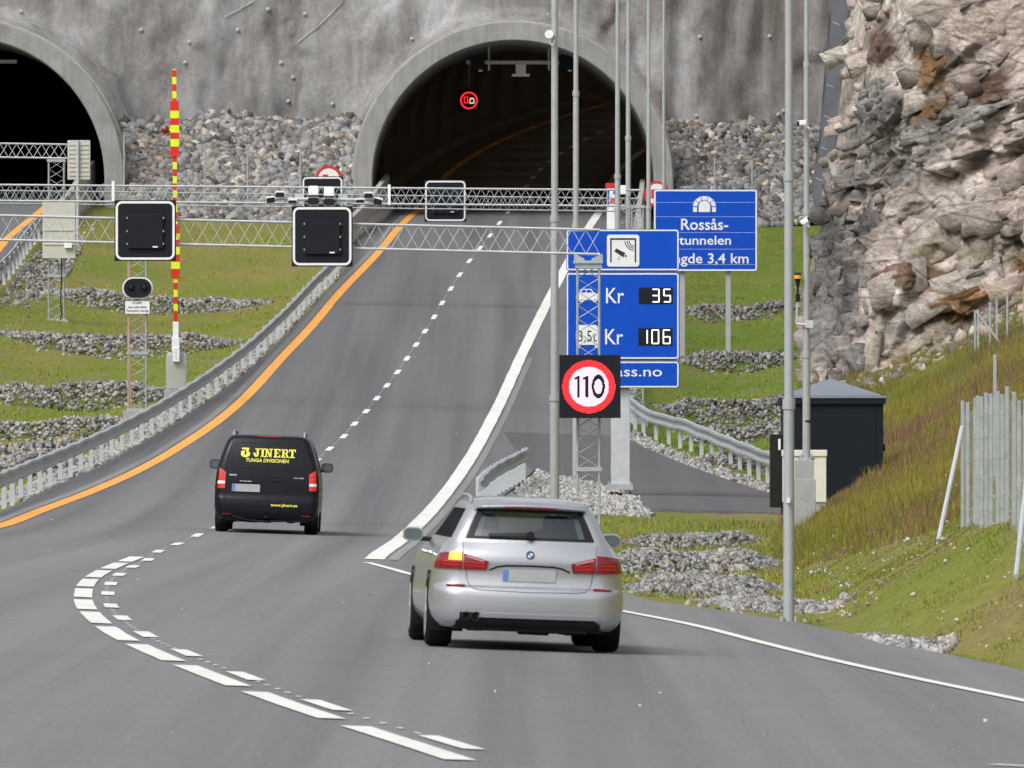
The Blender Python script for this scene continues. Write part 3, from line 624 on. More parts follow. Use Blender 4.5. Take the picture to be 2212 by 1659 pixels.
# riprap slopes at the wall foot
def riprap(name, u0, u1, vtop, vbot, n, smin, smax, label, lo, hi, warm, excl=True):
    a0, a1 = P(u0, 400, 470).x, P(u1, 400, 470).x; zt, zb = P(0, vtop, 476).z, P(0, vbot, 466).z
    x = rng.uniform(a0, a1, n); t = rng.random(n); y = 464.5+12.5*t; z = zb-.1+(zt-zb)*t+.25*fbm(x*.5, t*4, 0, 2, 61)
    s = rng.uniform(smin, smax, n)*rng.choice([.6, .8, 1, 1.4], n); k = np.ones(n, bool)
    for cx in PC: k &= np.hypot(x-cx, np.maximum(z-CZ, 0)) > 6.3
    x, y, z, s = x[k], y[k], z[k], s[k]; n = len(x); c = greys(n, lo, hi, warm, .12)
    m = rng.random(n) < warm*.6; c[m] = np.array([.46,.41,.35])*rng.uniform(.7, 1.15, (m.sum(), 1))
    stones(name, np.stack([x, y, z], -1), s, c, 'bigstone', flat=.8, label=label, cat='boulders', jit=.36)
    b = MB(); b.grid([[(a0, 465.6, zb-1), (a1, 465.6, zb-1)], [(a0, 466.4, zb), (a1, 466.4, zb)], [(a0, 478.4, zt-.1), (a1, 478.4, zt-.1)]]); m = b.build('rubble_bed', 'steelc', base=False); tag(m, kind='structure')
riprap('rubble_slope', 232, 770, 250, 482, 8000, .085, .21, 'slope of large grey and cream boulders between the two tunnel mouths', .14, .38, .15)
riprap('rubble_slope', 1430, 1800, 266, 482, 6000, .08, .19, 'slope of dark grey boulders right of the right-hand tunnel mouth', .11, .31, .10)

# concrete wing barriers sweeping out of the portals
def wing(pts, label, mat='conc_l'):
    """pts: (x, y, top height above ground)"""
    b = MB(); rows = []
    for (x, y, h) in pts:
        z = float(Zg(x, y)); rows.append([(x+.26, y, z-.3), (x+.26, y, z+.12), (x+.12, y, z+.35), (x+.08, y, z+h), (x-.10, y, z+h), (x-.22, y, z+.3), (x-.24, y, z-.3)])
    b.grid(rows); f, l = rows[0], rows[-1]; b.add(f, [tuple(range(7))]); b.add(l, [tuple(range(6, -1, -1))])
    tag(b.build('concrete_barrier', mat, smooth=25), label, 'concrete barrier', 'concrete barriers at the portals')
wing([(-4.9, 474, 1.45), (-5.1, 467, 1.35), (-5.5, 458, 1.0), (-6.0, 448, .82), (-6.3, 440, .8)], 'pale concrete barrier sweeping from the left foot of the right-hand tunnel mouth to the guardrail')
wing([(-16.5, 474, 1.5), (-16.6, 466, 1.4), (-16.75, 456, .95), (-16.95, 449, .8)], 'pale concrete barrier leaving the right foot of the left-hand tunnel mouth')
wing([(5.15, 474, 1.35), (5.0, 464, 1.3), (4.75, 452, 1.0), (4.7, 440, .9)], 'pale concrete barrier at the right foot of the right-hand tunnel mouth')

# ================================================================= ROCK CLIFF
ve = np.array([860,840,750,650,560,480,300,0,-350]); Ye = np.interp
def EdgeY(v): return np.interp(-v, [-860,-750,-650,-560,-480,-300,0,350], [343,371,396,416,441,455,466,472])
def EdgeU(v): return np.interp(-v, [-860,-830,-750,-650,-560,-480,-300,0,350], [1742,1738,1742,1752,1764,1778,1808,1836,1872])
def FootV(u): return np.interp(u, [1738,1850,1950,2100,2212,2750], [845,850,806,745,672,400])
cu = np.concatenate([np.linspace(0, 1, 300)*(2420-1738), np.linspace(2430-1738, 2900-1738, 24)]); cv = np.concatenate([np.linspace(930, -60, 420), np.linspace(-75, -420, 24)])
UU, VV = np.meshgrid(cu, cv); UE = EdgeU(VV); UU = UE+UU*(2900-UE)/(2900-1738)
YE = EdgeY(VV); YR = 351+np.clip(FootV(UU)-VV, -80, 2000)*.0075-8*np.clip((UU-2212)/600, 0, 1)
q = 1-np.exp(-np.clip(UU-UE, 0, None)/48.); YY = YE+(YR-YE)*q
X = (UU-U0)*YY/F; Z = (V0-VV)*YY/F
# fractured blocks in a strata frame rising to the right
def blocks(X, Z, Yb):
    ang = math.radians(22); k = Yb*.05; A = X*math.cos(ang)+Z*math.sin(ang); B = -X*math.sin(ang)+Z*math.cos(ang)
    wx = .14*fbm(X*.8, Z*.8, 0, 3, 71); d = 0; E_ = np.full(X.shape, 9.); ids = []
    lay = np.clip(1.25-np.abs(Z-(8.0+.25*(X-13)))/2.2+.3*fbm(X*.5, Z*.5, 0, 2, 72), 0, 1)      # thin-bedded band in the middle
    for n, (fa, fb, step, ta, tb, sd, msk) in enumerate(((.17,.24,1.3,.85,.7,81,1), (.40,.66,.95,.95,.85,82,1), (1.0,1.8,.40,.50,.48,83,.45+.55*lay), (1.7,5.2,.26,.12,.34,86,lay), (3.1,5.0,.10,.14,.14,84,.6+.4*lay), (8,13,.035,.06,.06,87,1))):
        rid, dx, dy, r2, e = cells(A*fa+wx*(1+n*.5)+k*.3*(n < 2), B*fb+wx*(1+n*.5), sd); r3 = (rid*7.31+r2*3.7) % 1
        d = d+msk*(step*(rid-.5)+2*ta*(r2-.5)*dx+2*tb*(r3-.35)*dy)
        if n < 4: E_ = np.minimum(E_, e/(fa*1.3)+ (0 if n < 2 else .05)+(0 if np.ndim(msk) == 0 else (1-msk)*.3)); 
        ids.append(rid)
    d = d+.05*fbm(X*5, Z*5, 0, 3, 85); return d, ids[0], .5*ids[1]+.5*(ids[2]*lay+ids[1]*(1-lay)), E_
D, I, J, E = blocks(X-(YY-351)*.055, Z, YY)
def blur(A, n=1):
    for _ in range(n): A = np.pad(A, 1, mode='edge'); A = (A[:-2,1:-1]+A[2:,1:-1]+A[1:-1,:-2]+A[1:-1,2:]+2*A[1:-1,1:-1])/6
    return A
du = np.stack([np.gradient(X, axis=1), np.gradient(YY, axis=1), np.gradient(Z, axis=1)], -1); dv = np.stack([np.gradient(X, axis=0), np.gradient(YY, axis=0), np.gradient(Z, axis=0)], -1)
Nn = np.cross(du, dv); Nn /= np.linalg.norm(Nn, axis=-1)[..., None]; Nn[..., 2] *= .3; Nn *= np.sign(-Nn[..., 1:2]+1e-9)
k = np.clip(1.2-np.clip(UU-UE, 0, 200)/200, .0, 1)[..., None]*.5; Nn = Nn*(1-k)+np.array([-.75,-.65,0])*k
low_ = np.clip((VV-430)/60, 0, 1)*np.clip((1905-UU)/60, 0, 1); rid, dx, dy, r2, e = cells((X-(YY-351)*.055)*1.7+Z*.45, Z*.40, 91); D = D*.95+low_*(.55*(rid-.5)+1.1*(r2-.5)*dx+.35*dy)
D = blur(D, 1); slab = np.maximum(np.exp(-((UU-2085)/130)**2-((VV-470+(UU-2085)*.36)/70)**2), np.exp(-((UU-1960)/90)**2-((VV-70)/110)**2)); slab = np.maximum(slab, .8*np.exp(-((UU-1905)/55)**2-((VV-720)/90)**2))
D0 = fbm(X*.22, Z*.3, 0, 2, 99)*.5; D = D*(1-.72*slab)+D0*slab
D = D*np.where(Nn[..., 1] > -.5, .55, .68)*np.clip(.65+(UU-UE)/60, .65, 1); X2 = X+Nn[..., 0]*D; Yc = YY+Nn[..., 1]*D; Z2 = Z+Nn[..., 2]*D
# natural rock colours
def zone(cx, cy, rx, ry, rot=0):
    c, s = math.cos(math.radians(rot)), math.sin(math.radians(rot)); a = (UU-cx)*c-(VV-cy)*s; b_ = (UU-cx)*s+(VV-cy)*c
    wv = fbm(UU/45., VV/26., 0, 4, 101)*.35+.7*(J-.5)+.5*(I-.5); return np.clip(2.2*(1.05-np.sqrt((a/rx)**2+(b_/ry)**2)+wv*.8), 0, 1)[..., None]
pink = np.array([.445,.385,.355]); grey = np.array([.235,.228,.222]); dkg = np.array([.11,.107,.108]); rust = np.array([.23,.14,.075]); brn = np.array([.135,.085,.068]); pale = np.array([.50,.455,.43])
C = pink*(.88+.3*I[..., None])
for col, z in ((grey, zone(1935,330,125,75,18)), (grey, zone(1800,560,85,290)), (grey, zone(1900,235,60,70)), (grey, zone(2040,255,160,60,20)), (dkg, zone(1875,505,38,62)), (dkg, zone(2045,130,55,42)), (brn, zone(1905,175-90,38,50)), (brn, zone(2130,180,80,45,12)), (rust, zone(2015,150,44,48)), (rust, zone(2000,235,55,26,25)), (brn, zone(1985,470,45,40)), (rust, zone(2070,665,75,42,35)), (brn, zone(1990,590,55,50)), (rust, zone(2200,600,30,60)),
               (pale, zone(2060,450,150,72,22)), (pale, zone(1990,95-25,60,30)), (pale, zone(1950,700,70,60)), (grey, zone(1820,690,60,120)), (dkg, zone(1795,500,26,80)), (dkg, zone(1850,640,12,90))):
    C = C*(1-z)+col*z
C = C*(.72+.56*J[..., None])*(.9+.25*fbm(X*1.1, Z*1.6, 0, 3, 111)[..., None])
st = np.clip(fbm(X*.7, Z*2.3, 0, 4, 121)-.25, 0, 1)[..., None]; C = C*(1-.3*st)+rust*.3*st
C = C*np.clip(.50+E[..., None]*7, .50, 1)          # darker along the joints
mo = np.clip(fbm(X*.9, Z*1.1, 0, 4, 131)-.55+.25*np.clip((UU-2050)/200, 0, 1)*np.clip((VV-300)/300, 0, 1), 0, .6)[..., None]; C = C*(1-mo)+np.array([.13,.13,.045])*mo
C = np.clip(C*np.array([1.40,1.38,1.38]), .03, .75)
r_, c_ = X.shape
# return face closing the cliff back to the wall
Yb = np.maximum(Yc[:, :1]+10, 482); Xb = X2[:, :1]+.8; Zb = Z[:, :1]
XX = np.concatenate([Xb+.4, (Xb+X2[:, :1])/2, X2], 1); YY2 = np.concatenate([Yb, (Yb+Yc[:, :1])/2, Yc], 1); ZZ = np.concatenate([Zb, Zb, Z2], 1); CC = np.concatenate([C[:, :1], C[:, :1], C], 1)
# top plateau
XX = np.concatenate([XX, XX[-1:]]); YY2 = np.concatenate([YY2, YY2[-1:]+60]); ZZ = np.concatenate([ZZ, ZZ[-1:]+3]); CC = np.concatenate([CC, CC[-1:]])
r_, c_ = XX.shape; idx = np.arange(r_*c_).reshape(r_, c_); Q = np.stack([idx[:-1,:-1], idx[:-1,1:], idx[1:,1:], idx[1:,:-1]], -1).reshape(-1, 4)
# angular blocks standing out of the face along the bedding
def rock_blocks(n, la, lb, out, th0, dth, region, seed):
    r = np.random.default_rng(seed); i = r.integers(0, 418, n*6); j = r.integers(1, 298, n*6); u, v = UU[i, j], VV[i, j]; k = region(u, v, r.random(n*6)); i, j = i[k][:n], j[k][:n]; n = len(i)
    cen = np.stack([X2[i, j], Yc[i, j], Z2[i, j]], -1); a = np.exp(r.uniform(np.log(la[0]), np.log(la[1]), n)); bb = np.exp(r.uniform(np.log(lb[0]), np.log(lb[1]), n)); d = .28+.5*a
    base = np.array([[x, y, z] for z in (-1, 1) for y in (-1, 1) for x in (-1, 1)], float); V = base[None]*(1+r.uniform(-.38, .12, (n, 8, 3))); V = V*np.stack([a, d, bb], -1)[:, None]
    V[:, :, 0] += V[:, :, 2]*r.uniform(-.5, .5, (n, 1)); V[:, :, 1] += V[:, :, 2]*r.uniform(-.1, .7, (n, 1))
    th = np.radians(th0+r.normal(0, dth, n)); ya = r.normal(0, .20, n)-.25*np.clip((1900-UU[i, j])/100, 0, 1); c, s = np.cos(ya), np.sin(ya); x, y, z = V[..., 0].copy(), V[..., 1].copy(), V[..., 2].copy()
    x, y = x*c[:, None]-y*s[:, None], x*s[:, None]+y*c[:, None]; c, s = np.cos(th), np.sin(th); x, z = x*c[:, None]-z*s[:, None], x*s[:, None]+z*c[:, None]
    V = np.stack([x, y, z], -1); N_ = Nn[i, j]; V = V+cen[:, None]+(N_*(r.uniform(*out, n)-d*.8)[:, None])[:, None]
    col = C[i, j]*r.uniform(.84, 1.18, (n, 1)); col = np.where((a > .9)[:, None], np.array([.54,.475,.435])*r.uniform(.9, 1.1, (n, 1)), col); f = np.array([[0,1,5,4],[1,3,7,5],[3,2,6,7],[2,0,4,6],[4,5,7,6],[0,2,3,1]])
    return V.reshape(-1, 3), (f[None]+8*np.arange(n)[:, None, None]).reshape(-1, 4), np.repeat(col, 8, 0)
lay_ = lambda u, v: np.exp(-((v-(345-(u-1900)*.34))/95)**2)
sl_ = lambda u, v: np.maximum(np.exp(-((u-2085)/130)**2-((v-470+(u-2085)*.36)/70)**2), np.exp(-((u-1960)/90)**2-((v-70)/110)**2))
VB = [np.stack([XX, YY2, ZZ], -1).reshape(-1, 3)]; FB = [Q]; CB = [CC.reshape(-1, 3)]
for args in ((230, (.18,.80), (.06,.17), (-.04,.16), 20, 6, lambda u, v, q: (q < .15+lay_(u, v)) & (v > -60), 1),
             (170, (.25,.85), (.15,.40), (-.10,.12), 24, 10, lambda u, v, q: (q < 1-1.0*sl_(u, v)) & (v > -60), 2),
             (22, (.8,1.6), (.30,.6), (-.08,.06), 21, 3, lambda u, v, q: (q < sl_(u, v)) & (v > -60) & (u > 1915), 3),
             (200, (.10,.32), (.25,.75), (-.05,.18), 8, 8, lambda u, v, q: (u < 1900) & (v > 380) & (v < 860), 4),
             (120, (.10,.32), (.08,.30), (-.02,.20), 20, 15, lambda u, v, q: (u < 1900) & (v > -40) & (v < 400), 5),
             (130, (.10,.40), (.05,.15), (-.04,.10), 20, 12, lambda u, v, q: (v > 450) & (q < 1-sl_(u, v)), 6)):
    v_, f_, c_2 = rock_blocks(*args); FB.append(f_+sum(len(q) for q in VB)); VB.append(v_); CB.append(c_2)
tag(np_mesh('rock_cliff', np.concatenate(VB), np.concatenate(FB), 'rock', np.clip(np.concatenate(CB), .03, .75), False), kind='structure')
# rubble at the cliff foot
n = 170; u = rng.uniform(1745, 2330, n); Yq = rng.uniform(340, 350, n); x = (u-U0)*Yq/F
c = greys(n, .18, .50, .7, .15)
stones('cliff_rubble', np.stack([x, Yq, Zg(x, Yq)-.03], -1), rng.uniform(.04, .15, n)*rng.choice([1,1,1.8], n), c, 'bigstone', label='fallen pinkish stones along the foot of the rock face', cat='stones')
# steel net hanging in the corner between wall and rock
b = MB(); rows = []
for v in np.linspace(-150, 560, 60):
    l = np.interp(v, [-150,0,300,430,560], [1800,1797,1772,1752,1764]); r = np.interp(v, [-150,0,300,430,560], [1850,1840,1812,1790,1770])
    rows.append([tuple(P(l+(r-l)*t, v, 462-3*t*0+1.5*math.sin(v*.05+t*4)*.3-2*t+6*(1-t))) for t in np.linspace(0, 1, 7)])
nn = len(rows)
for i in range(nn-1):
    for j in range(6):
        if True: pass
V = [p for row in rows for p in row]
b.v = V; b.f = [(i*7+j, i*7+j+1, (i+1)*7+j+1, (i+1)*7+j) for i in range(nn-1) for j in range(6)]
net = b.build('rockfall_net', 'net', smooth=True); m = net.modifiers.new('thick', 'SOLIDIFY'); m.thickness = .05
tag(net, 'dark steel rockfall net hanging in the corner between the grey wall and the rock', 'net')
for v in np.linspace(-20, 520, 9):
    a = np.array(P(np.interp(v, [-150,0,300,430,560], [1806,1803,1776,1756,1764]), v, 458.5)); c2 = np.array(P(np.interp(v, [-150,0,300,430,560], [1826,1818,1790,1771,1768]), v+6, 458)); b = MB(); b.tube(a, c2, .018, n=5); b.build('anchor_bar', 'galv', net)
# lamps inside the right-hand bore: shielded fixtures under the crown, shining down the tunnel
for k, y in enumerate(range(504, 708, 12)):
    x = PC[0]+float(bend(y)); z = CZ+5.0+float(zc(y)-zc(YF)); t = thing('tunnel_lamp', (x, y, z), 'warm lamp fixture under the crown deep inside the right-hand tunnel', 'lamp', 'lamps along the tunnel crown')
    b = MB(); b.box(x-.2, x+.2, y-.35, y+.35, z, z+.12); b.box(x-.22, x+.22, y-.40, y-.36, z-.12, z+.12); b.build('housing', 'black', t)
    ld = bpy.data.lights.new('lamp_light', 'SPOT'); ld.energy = 80; ld.color = (1, .80, .55); ld.spot_size = math.radians(165); ld.spot_blend = .9; ld.shadow_soft_size = .3
    lo_ = bpy.data.objects.new('lamp_light', ld); COL.objects.link(lo_); lo_.parent = t; lo_.location = (0, 0, -.05)
# ================================================================= GUARDRAILS
def guardrail(pts, label, spacing=2.3, h=.75, Zf=None, side=1, end_down=False, group='steel guardrails'):
    Zf = Zf or Zg; c = resample([Vector((x, y, 0)) for x, y in pts], spacing); c = [(x, y) for x, y in c]
    t = thing('guardrail', (c[0][0], c[0][1], float(Zf(*c[0]))), label, 'guardrail', group)
    prof = [(0, h-.31), (.05, h-.29), (.05, h-.24), (-.02, h-.20), (-.02, h-.12), (.05, h-.08), (.05, h-.02), (-.01, h)]
    b = MB(); rows = []; cc = resample([Vector((x, y, 0)) for x, y in c], .8)
    for i, (x, y) in enumerate(cc):
        a = cc[max(i-1, 0)]; e = cc[min(i+1, len(cc)-1)]; d = Vector((e[0]-a[0], e[1]-a[1])).normalized(); nx, ny = d.y*side, -d.x*side; z = float(Zf(x, y)); 
        z += .012*math.sin(i*.9)
        front = [(x+nx*p, y+ny*p, z+q) for p, q in prof]; back = [(x+nx*(p-.025), y+ny*(p-.025), z+q) for p, q in prof[::-1]]; rows.append(front+back)
    b.grid(rows, True); b.add(rows[0], [tuple(range(len(rows[0])))]); b.build('rail', 'galv', t, smooth=40)
    pb = MB(); pb.box(-.05, .05, -.035, .035, -.3, h-.02); pb.box(-.02, .02, -.06, .06, h-.30, h-.04); proto = None
    for i, (x, y) in enumerate(c[:100]):
        z = float(Zf(x, y)); off = -.07*side
        if proto is None: proto = pb.build('post', 'galv_l', t, local=True); o = proto
        else: o = proto.copy(); COL.objects.link(o); o.parent = t
        o.location = Vector((x+off, y, z))-t.location
    return t
pts = [(-11.9, 236)]+[(p.x-.28, p.y) for p in el_]+[(-6.05, 446)]
pts = [(pts[1][0]*2-pts[2][0], pts[1][1]*2-pts[2][1])]+pts[1:]
guardrail(pts, 'long steel guardrail curving along the left edge of the main road', 4.2)
guardrail([(-18.0, 340), (-16.95, 402), (-17.2, 437), (-17.05, 449)], 'steel guardrail beside the left carriageway at the left edge', 4.0, side=-1)
guardrail([(p.x, p.y) for p in [GR(1040,1105), GR(1062,1082), GR(1092,1062), GR(1120,1047), GR(1138,1036)]], 'short steel guardrail before the gravel island, seen end-on behind the estate car', 2.0)
guardrail([(p.x, p.y) for p in [GR(1672,1050), GR(1600,1020), GR(1520,985), GR(1440,952), GR(1372,926)]]+[(3.25, 330), (3.9, 362), (4.6, 420), (4.75, 440)], 'steel guardrail along the far edge of the access road left of the shed', 2.6, side=-1)

# ================================================================= LAMP POSTS
def lamp_post(u, v, Y, w0, label, tops, collars, base_z=None, reach=2.0, group='grey lamp posts beside the road'):
    p = P(u, v, Y); z0 = base_z if base_z is not None else float(Zg(p.x, Y))-.06
    t = thing('lamp_post', (p.x, Y, z0), label, 'lamp post', group); s = F/Y; r = w0/s/2; H = tops
    dx = 0
    b = MB(); zs = [z0]+collars+[z0+H]; rr = r; n = len(zs)
    for k in range(n-1):
        b.tube((p.x, Y, zs[k]), (p.x, Y, zs[k+1]), rr, rr*.97, 16)
        if k < n-2: b.tube((p.x, Y, zs[k+1]-.10), (p.x, Y, zs[k+1]+.02), rr*1.18, rr*1.18, 16)
        rr *= .84
    b.build('shaft', 'pole', t, smooth=40)
    b = MB(); b.tube((p.x, Y, z0), (p.x, Y, z0+.05), r*2.1, n=12); [b.tube((p.x+r*1.7*math.cos(a), Y+r*1.7*math.sin(a), z0+.05), (p.x+r*1.7*math.cos(a), Y+r*1.7*math.sin(a), z0+.12), .02, n=6) for a in (.8, 2.4, 3.9, 5.5)]
    b.build('base_plate', 'galv', t)
    top = z0+H; b = MB(); b.tube((p.x, Y, top-.1), (p.x-.5, Y, top+.25), rr*.9, n=10); b.tube((p.x-.5, Y, top+.25), (p.x-reach, Y, top+.35), rr*.8, n=10); b.build('bracket_arm', 'pole', t)
    b = MB(); b.box(p.x-reach-.6, p.x-reach, Y-.14, Y+.14, top+.28, top+.42); b.build('lamp_head', 'greybox', t, bevel=.03)
    return t
def zat(v, Y): return (V0-v)*Y/F
LP = lambda *a, **k: lamp_post(*a, **k)
lp1 = LP(1704, 1345, 137.5, 24, 'nearest and thickest lamp post, standing at the edge of the road on the right', 11, [zat(865,137.5), zat(372,137.5)])
LP(1198, 1160, 236, 21, 'thick lamp post behind the estate car, passing left of the blue toll sign', 16, [zat(855,236), zat(468,236)])
lp3 = LP(1244, 1020, 284, 15, 'thin lamp post on the gravel island just left of the speed sign mast', 18, [zat(483,284), zat(198,284)])
LP(1334, 905, 318, 12.5, 'thin lamp post rising behind the red-topped cabinet', 20, [zat(378,318), zat(165,318)])
LP(1357, 870, 332, 11.5, 'thin lamp post in front of the right tunnel foot, right of the red-topped cabinet', 20, [zat(295,332), zat(98,332)])
LP(1401, 800, 350, 11, 'lamp post partly behind the left edge of the tunnel name sign', 20, [zat(445,350), zat(198,350)])
LP(1434, 700, 378, 8.5, 'thinnest and farthest lamp post, in front of the right side of the tunnel ring', 20, [zat(390,378), zat(207,378)])
lpb = LP(1742, 992, 241, 17, 'lamp post with white cameras rising from the grey block beside the shed', 15, [zat(762,241), zat(453,241), zat(135,241)], base_z=zat(994,241))
# small sticker labels and band on the near posts
b = MB(); q = R(1699, 1706, 1076, 1086, 137.5); b.prism([(q[0], q[2]), (q[1], q[2]), (q[1], q[3]), (q[0], q[3])], 137.35, 137.5); b.build('sticker', 'signw', lp1)

# ================================================================= LATTICE GANTRIES
def truss(b, A, B, w, d, pitch, rc, rl, vert=False):
    """box truss from A to B; cross-section w (horizontal or x) by d"""
    A = Vector(A); B = Vector(B); L = (B-A).length; ax = (B-A)/L; n = max(2, round(L/pitch))
    e1 = Vector((0,1,0)) ; e2 = Vector((1,0,0)) if vert else Vector((0,0,1))
    cs = [e1*(-w/2)+e2*(-d/2), e1*(-w/2)+e2*(d/2), e1*(w/2)+e2*(d/2), e1*(w/2)+e2*(-d/2)]
    for c in cs: b.tube(A+c, B+c, rc, n=8)
    for f in range(4):
        c1, c2 = cs[f], cs[(f+1) % 4]
        for k in range(n):
            p, q = (c1, c2) if k % 2 else (c2, c1); b.tube(A+p+ax*(L*k/n), A+q+ax*(L*(k+1)/n), rl, n=5, cap=False)
def mast(t, u, Y, vb, vt, w, name='mast', xb=True):
    pb = P(u, vb, Y); pt = P(u, vt, Y); s = F/Y; m = MB(); truss(m, (pb.x, Y, pb.z), (pt.x, Y, pt.z), w/s, w/s, w/s*.62, .023, .009, True)
    for z in (pb.z+.03, pt.z-.03, pb.z+(pt.z-pb.z)*.28): m.box(pb.x-w/s/2-.05, pb.x+w/s/2+.05, Y-w/s/2-.05, Y-w/s/2-.01, z-.04, z+.04); m.box(pb.x-w/s/2-.05, pb.x+w/s/2+.05, Y+w/s/2+.01, Y+w/s/2+.05, z-.04, z+.04)
    o = m.build(name, 'galv', t); f = MB(); f.box(pb.x-w/s*.8, pb.x+w/s*.8, Y-.4, Y+.4, pb.z-.5, pb.z+.02); f.build('footing', 'steelc', t); return o
# near gantry (Y 232)
YA = 232.; sA = F/YA
ga = thing('sign_gantry', tuple(P(1271, 889-float(Zg(1.47, YA))*-1*sA*-1, YA).xy)+(float(Zg(1.47, YA)),), 'near lattice gantry carrying the two black signs and the round speed display', 'gantry', 'lattice gantries over the road')
gz = float(Zg(1.47, YA))-.05; vb = V0-gz*sA
mast(ga, 1271, YA, vb, 572, 47); 
b = MB(); l, r = P(-330, 484, YA), P(1296, 524, YA); truss(b, (l.x, YA, P(0,486,YA).z+.02), (r.x, YA, P(0,523,YA).z), .46, .47, .27, .022, .0075); b.build('boom', 'galv_l', ga)
mast(ga, -310, YA, V0-(float(Zg(P(-310,0,YA).x, YA))-.1)*sA, 520, 47)
b = MB()
for s_ in (-1, 1):
    x0, x1 = (P(1240,0,YA).x, P(1262,0,YA).x) if s_ < 0 else (P(1278,0,YA).x, P(1302,0,YA).x)
    zt, zb2 = P(0,548,YA).z, P(0,563,YA).z; poly = [(x0, zt), (x0, zb2), (x1, zb2), (x1, zb2+.04)] if s_ < 0 else [(x1, zt), (x1, zb2), (x0, zb2), (x0, zb2+.04)]
    b.prism(poly, YA-.27, YA-.24); b.prism(poly, YA+.24, YA+.27)
q = R(1238, 1302, 563, 567, YA); b.box(q[0], q[1], YA-.3, YA+.3, q[2]-.02, q[3])
b.build('bracket_plate', 'galv', ga)
# upper gantry (Y 325)
YB = 325.; sB = F/YB
gzb = float(Zg(P(297,0,YB).x, YB)); gb = thing('sign_gantry', (P(297,0,YB).x, YB, gzb), 'middle lattice gantry whose white boom runs across the photo above the near one', 'gantry', 'lattice gantries over the road')
mast(gb, 297, YB, 888, 440, 38)
b = MB(); zl, zr = P(0, 416, YB).z, P(0, 428, YB).z; truss(b, (P(-420,0,YB).x, YB, zl+.04), (P(1385,0,YB).x, YB, zr), .44, .43, .24, .024, .0075); b.build('boom', 'galv_l', gb)
b = MB()
for u_, v_ in ((245, 413), (841, 421)): q = R(u_-3, u_+3, v_-22, v_+22, YB); b.box(q[0], q[1], YB-.28, YB-.2, q[2], q[3])
b.build('boom_joint', 'wpl', gb)
zr_ = float(Zg(P(1378,0,YB).x, YB)); mast(gb, 1372, YB, V0-zr_*sB, 444, 34)
# third gantry, left carriageway (Y 384)
YC = 384.; sC = F/YC
gc = thing('sign_gantry', (P(122,0,YC).x, YC, float(Zg(P(122,0,YC).x, YC))), 'farthest lattice gantry, reaching left over the left carriageway', 'gantry', 'lattice gantries over the road')
mast(gc, 122, YC, V0-(float(Zg(P(122,0,YC).x, YC))-.05)*sC, 345, 33)
b = MB(); truss(b, (P(-420,0,YC).x, YC, P(0,318,YC).z), (P(145,0,YC).x, YC, P(0,327,YC).z), .45, .44, .27, .025, .011); b.build('boom', 'galv_l', gc)
b = MB(); b.path([P(127,705,YC-.3), P(133,680,YC-.3), P(131,650,YC-.3), P(133,600,YC-.3), P(134,450,YC-.3)], .022); b.build('cable', 'blackp', gc)
b = MB(); b.path([P(283,880,YB-.3), P(281,800,YB-.3), P(279,700,YB-.3), P(281,570,YB-.3)], .018); b.build('cable', 'cable', gb)
# small tower near the right tunnel foot with the boom to the left (Y 400)
YD = 392.; sD = F/YD
gd = thing('sign_gantry', (P(1345,0,YD).x, YD, float(Zg(P(1345,0,YD).x, YD))), 'small lattice frame behind the toll sign at the right road edge', 'gantry', 'lattice gantries over the road')
mast(gd, 1348, YD, V0-(float(Zg(P(1348,0,YD).x, YD))-.05)*sD, 448, 34)
b = MB(); truss(b, (P(-120,0,YD).x, YD, P(0,424,YD).z), (P(1382,0,YD).x, YD, P(0,443,YD).z), .45, .42, .27, .020, .008); b.build('boom', 'galv', gd)

# ================================================================= SIGNS
def rect_part(name, q, y0, y1, mat, parent, r=.0, bevel=0):
    b = MB(); b.prism(rrect(*q, r) if r else [(q[0], q[2]), (q[1], q[2]), (q[1], q[3]), (q[0], q[3])], y0, y1); return b.build(name, mat, parent, bevel=bevel)
def frame_part(name, q, wd, r, y0, y1, mat, parent):
    b = MB(); b.ring(rrect(*q, r), rrect(q[0]+wd, q[1]-wd, q[2]+wd, q[3]-wd, max(r-wd, .01)), y0, y1); return b.build(name, mat, parent)
def vms(u0, u1, v0, v1, Y, label, door=True):
    q = R(u0, u1, v0, v1, Y); s = F/Y; k = (u1-u0)/130.; t = thing('variable_sign', ((q[0]+q[1])/2, Y, q[2]), label, 'variable sign', 'blank black variable signs on the gantries')
    yy = Y-.42 if Y < 330 else Y; rect_part('housing', q, yy, yy+.22, 'black', t, bevel=.01)
    m = 2.2/s*k; frame_part('white_border', (q[0]+m, q[1]-m, q[2]+m, q[3]-m), 5*k/s, 14*k/s, yy-.008, yy, 'wborder', t)
    d = R(u0+28*k, u1-27*k, v0+30*k, v1-26*k, Y); dr = rect_part('hatch', d, yy-.06, yy, 'black', t, bevel=.01)
    b = MB()
    for vv in (38, 66, 93):
        for uu in (27, 104): p = P(u0+uu*k, v0+vv*k, Y); b.box(p.x-.01, p.x+.01, yy-.075, yy-.02, p.z-.02, p.z+.02)
    b.build('hinge', 'galv', dr); e = R(u0+81*k, u0+92*k, v0+98*k, v0+101*k, Y); b = MB(); b.box(e[0], e[1], yy-.066, yy-.06, e[2], e[3]); b.build('nameplate', 'wpl', dr)
    b = MB(); b.box(q[0]+.1, q[0]+.2, yy+.2, Y+.3, q[2]+.2, q[3]-.1); b.box(q[1]-.2, q[1]-.1, yy+.2, Y+.3, q[2]+.2, q[3]-.1); b.build('bracket', 'galv', t)
vms(249, 381, 433, 564, YA, 'blank black square sign with white border on the left, touching the striped barrier arm')
vms(631, 762, 446, 576, YA, 'blank black square sign with white border below the toll cameras')
vms(917, 1007, 389, 479, YD, 'smaller blank black sign right of the orange line, half behind the lattice boom')
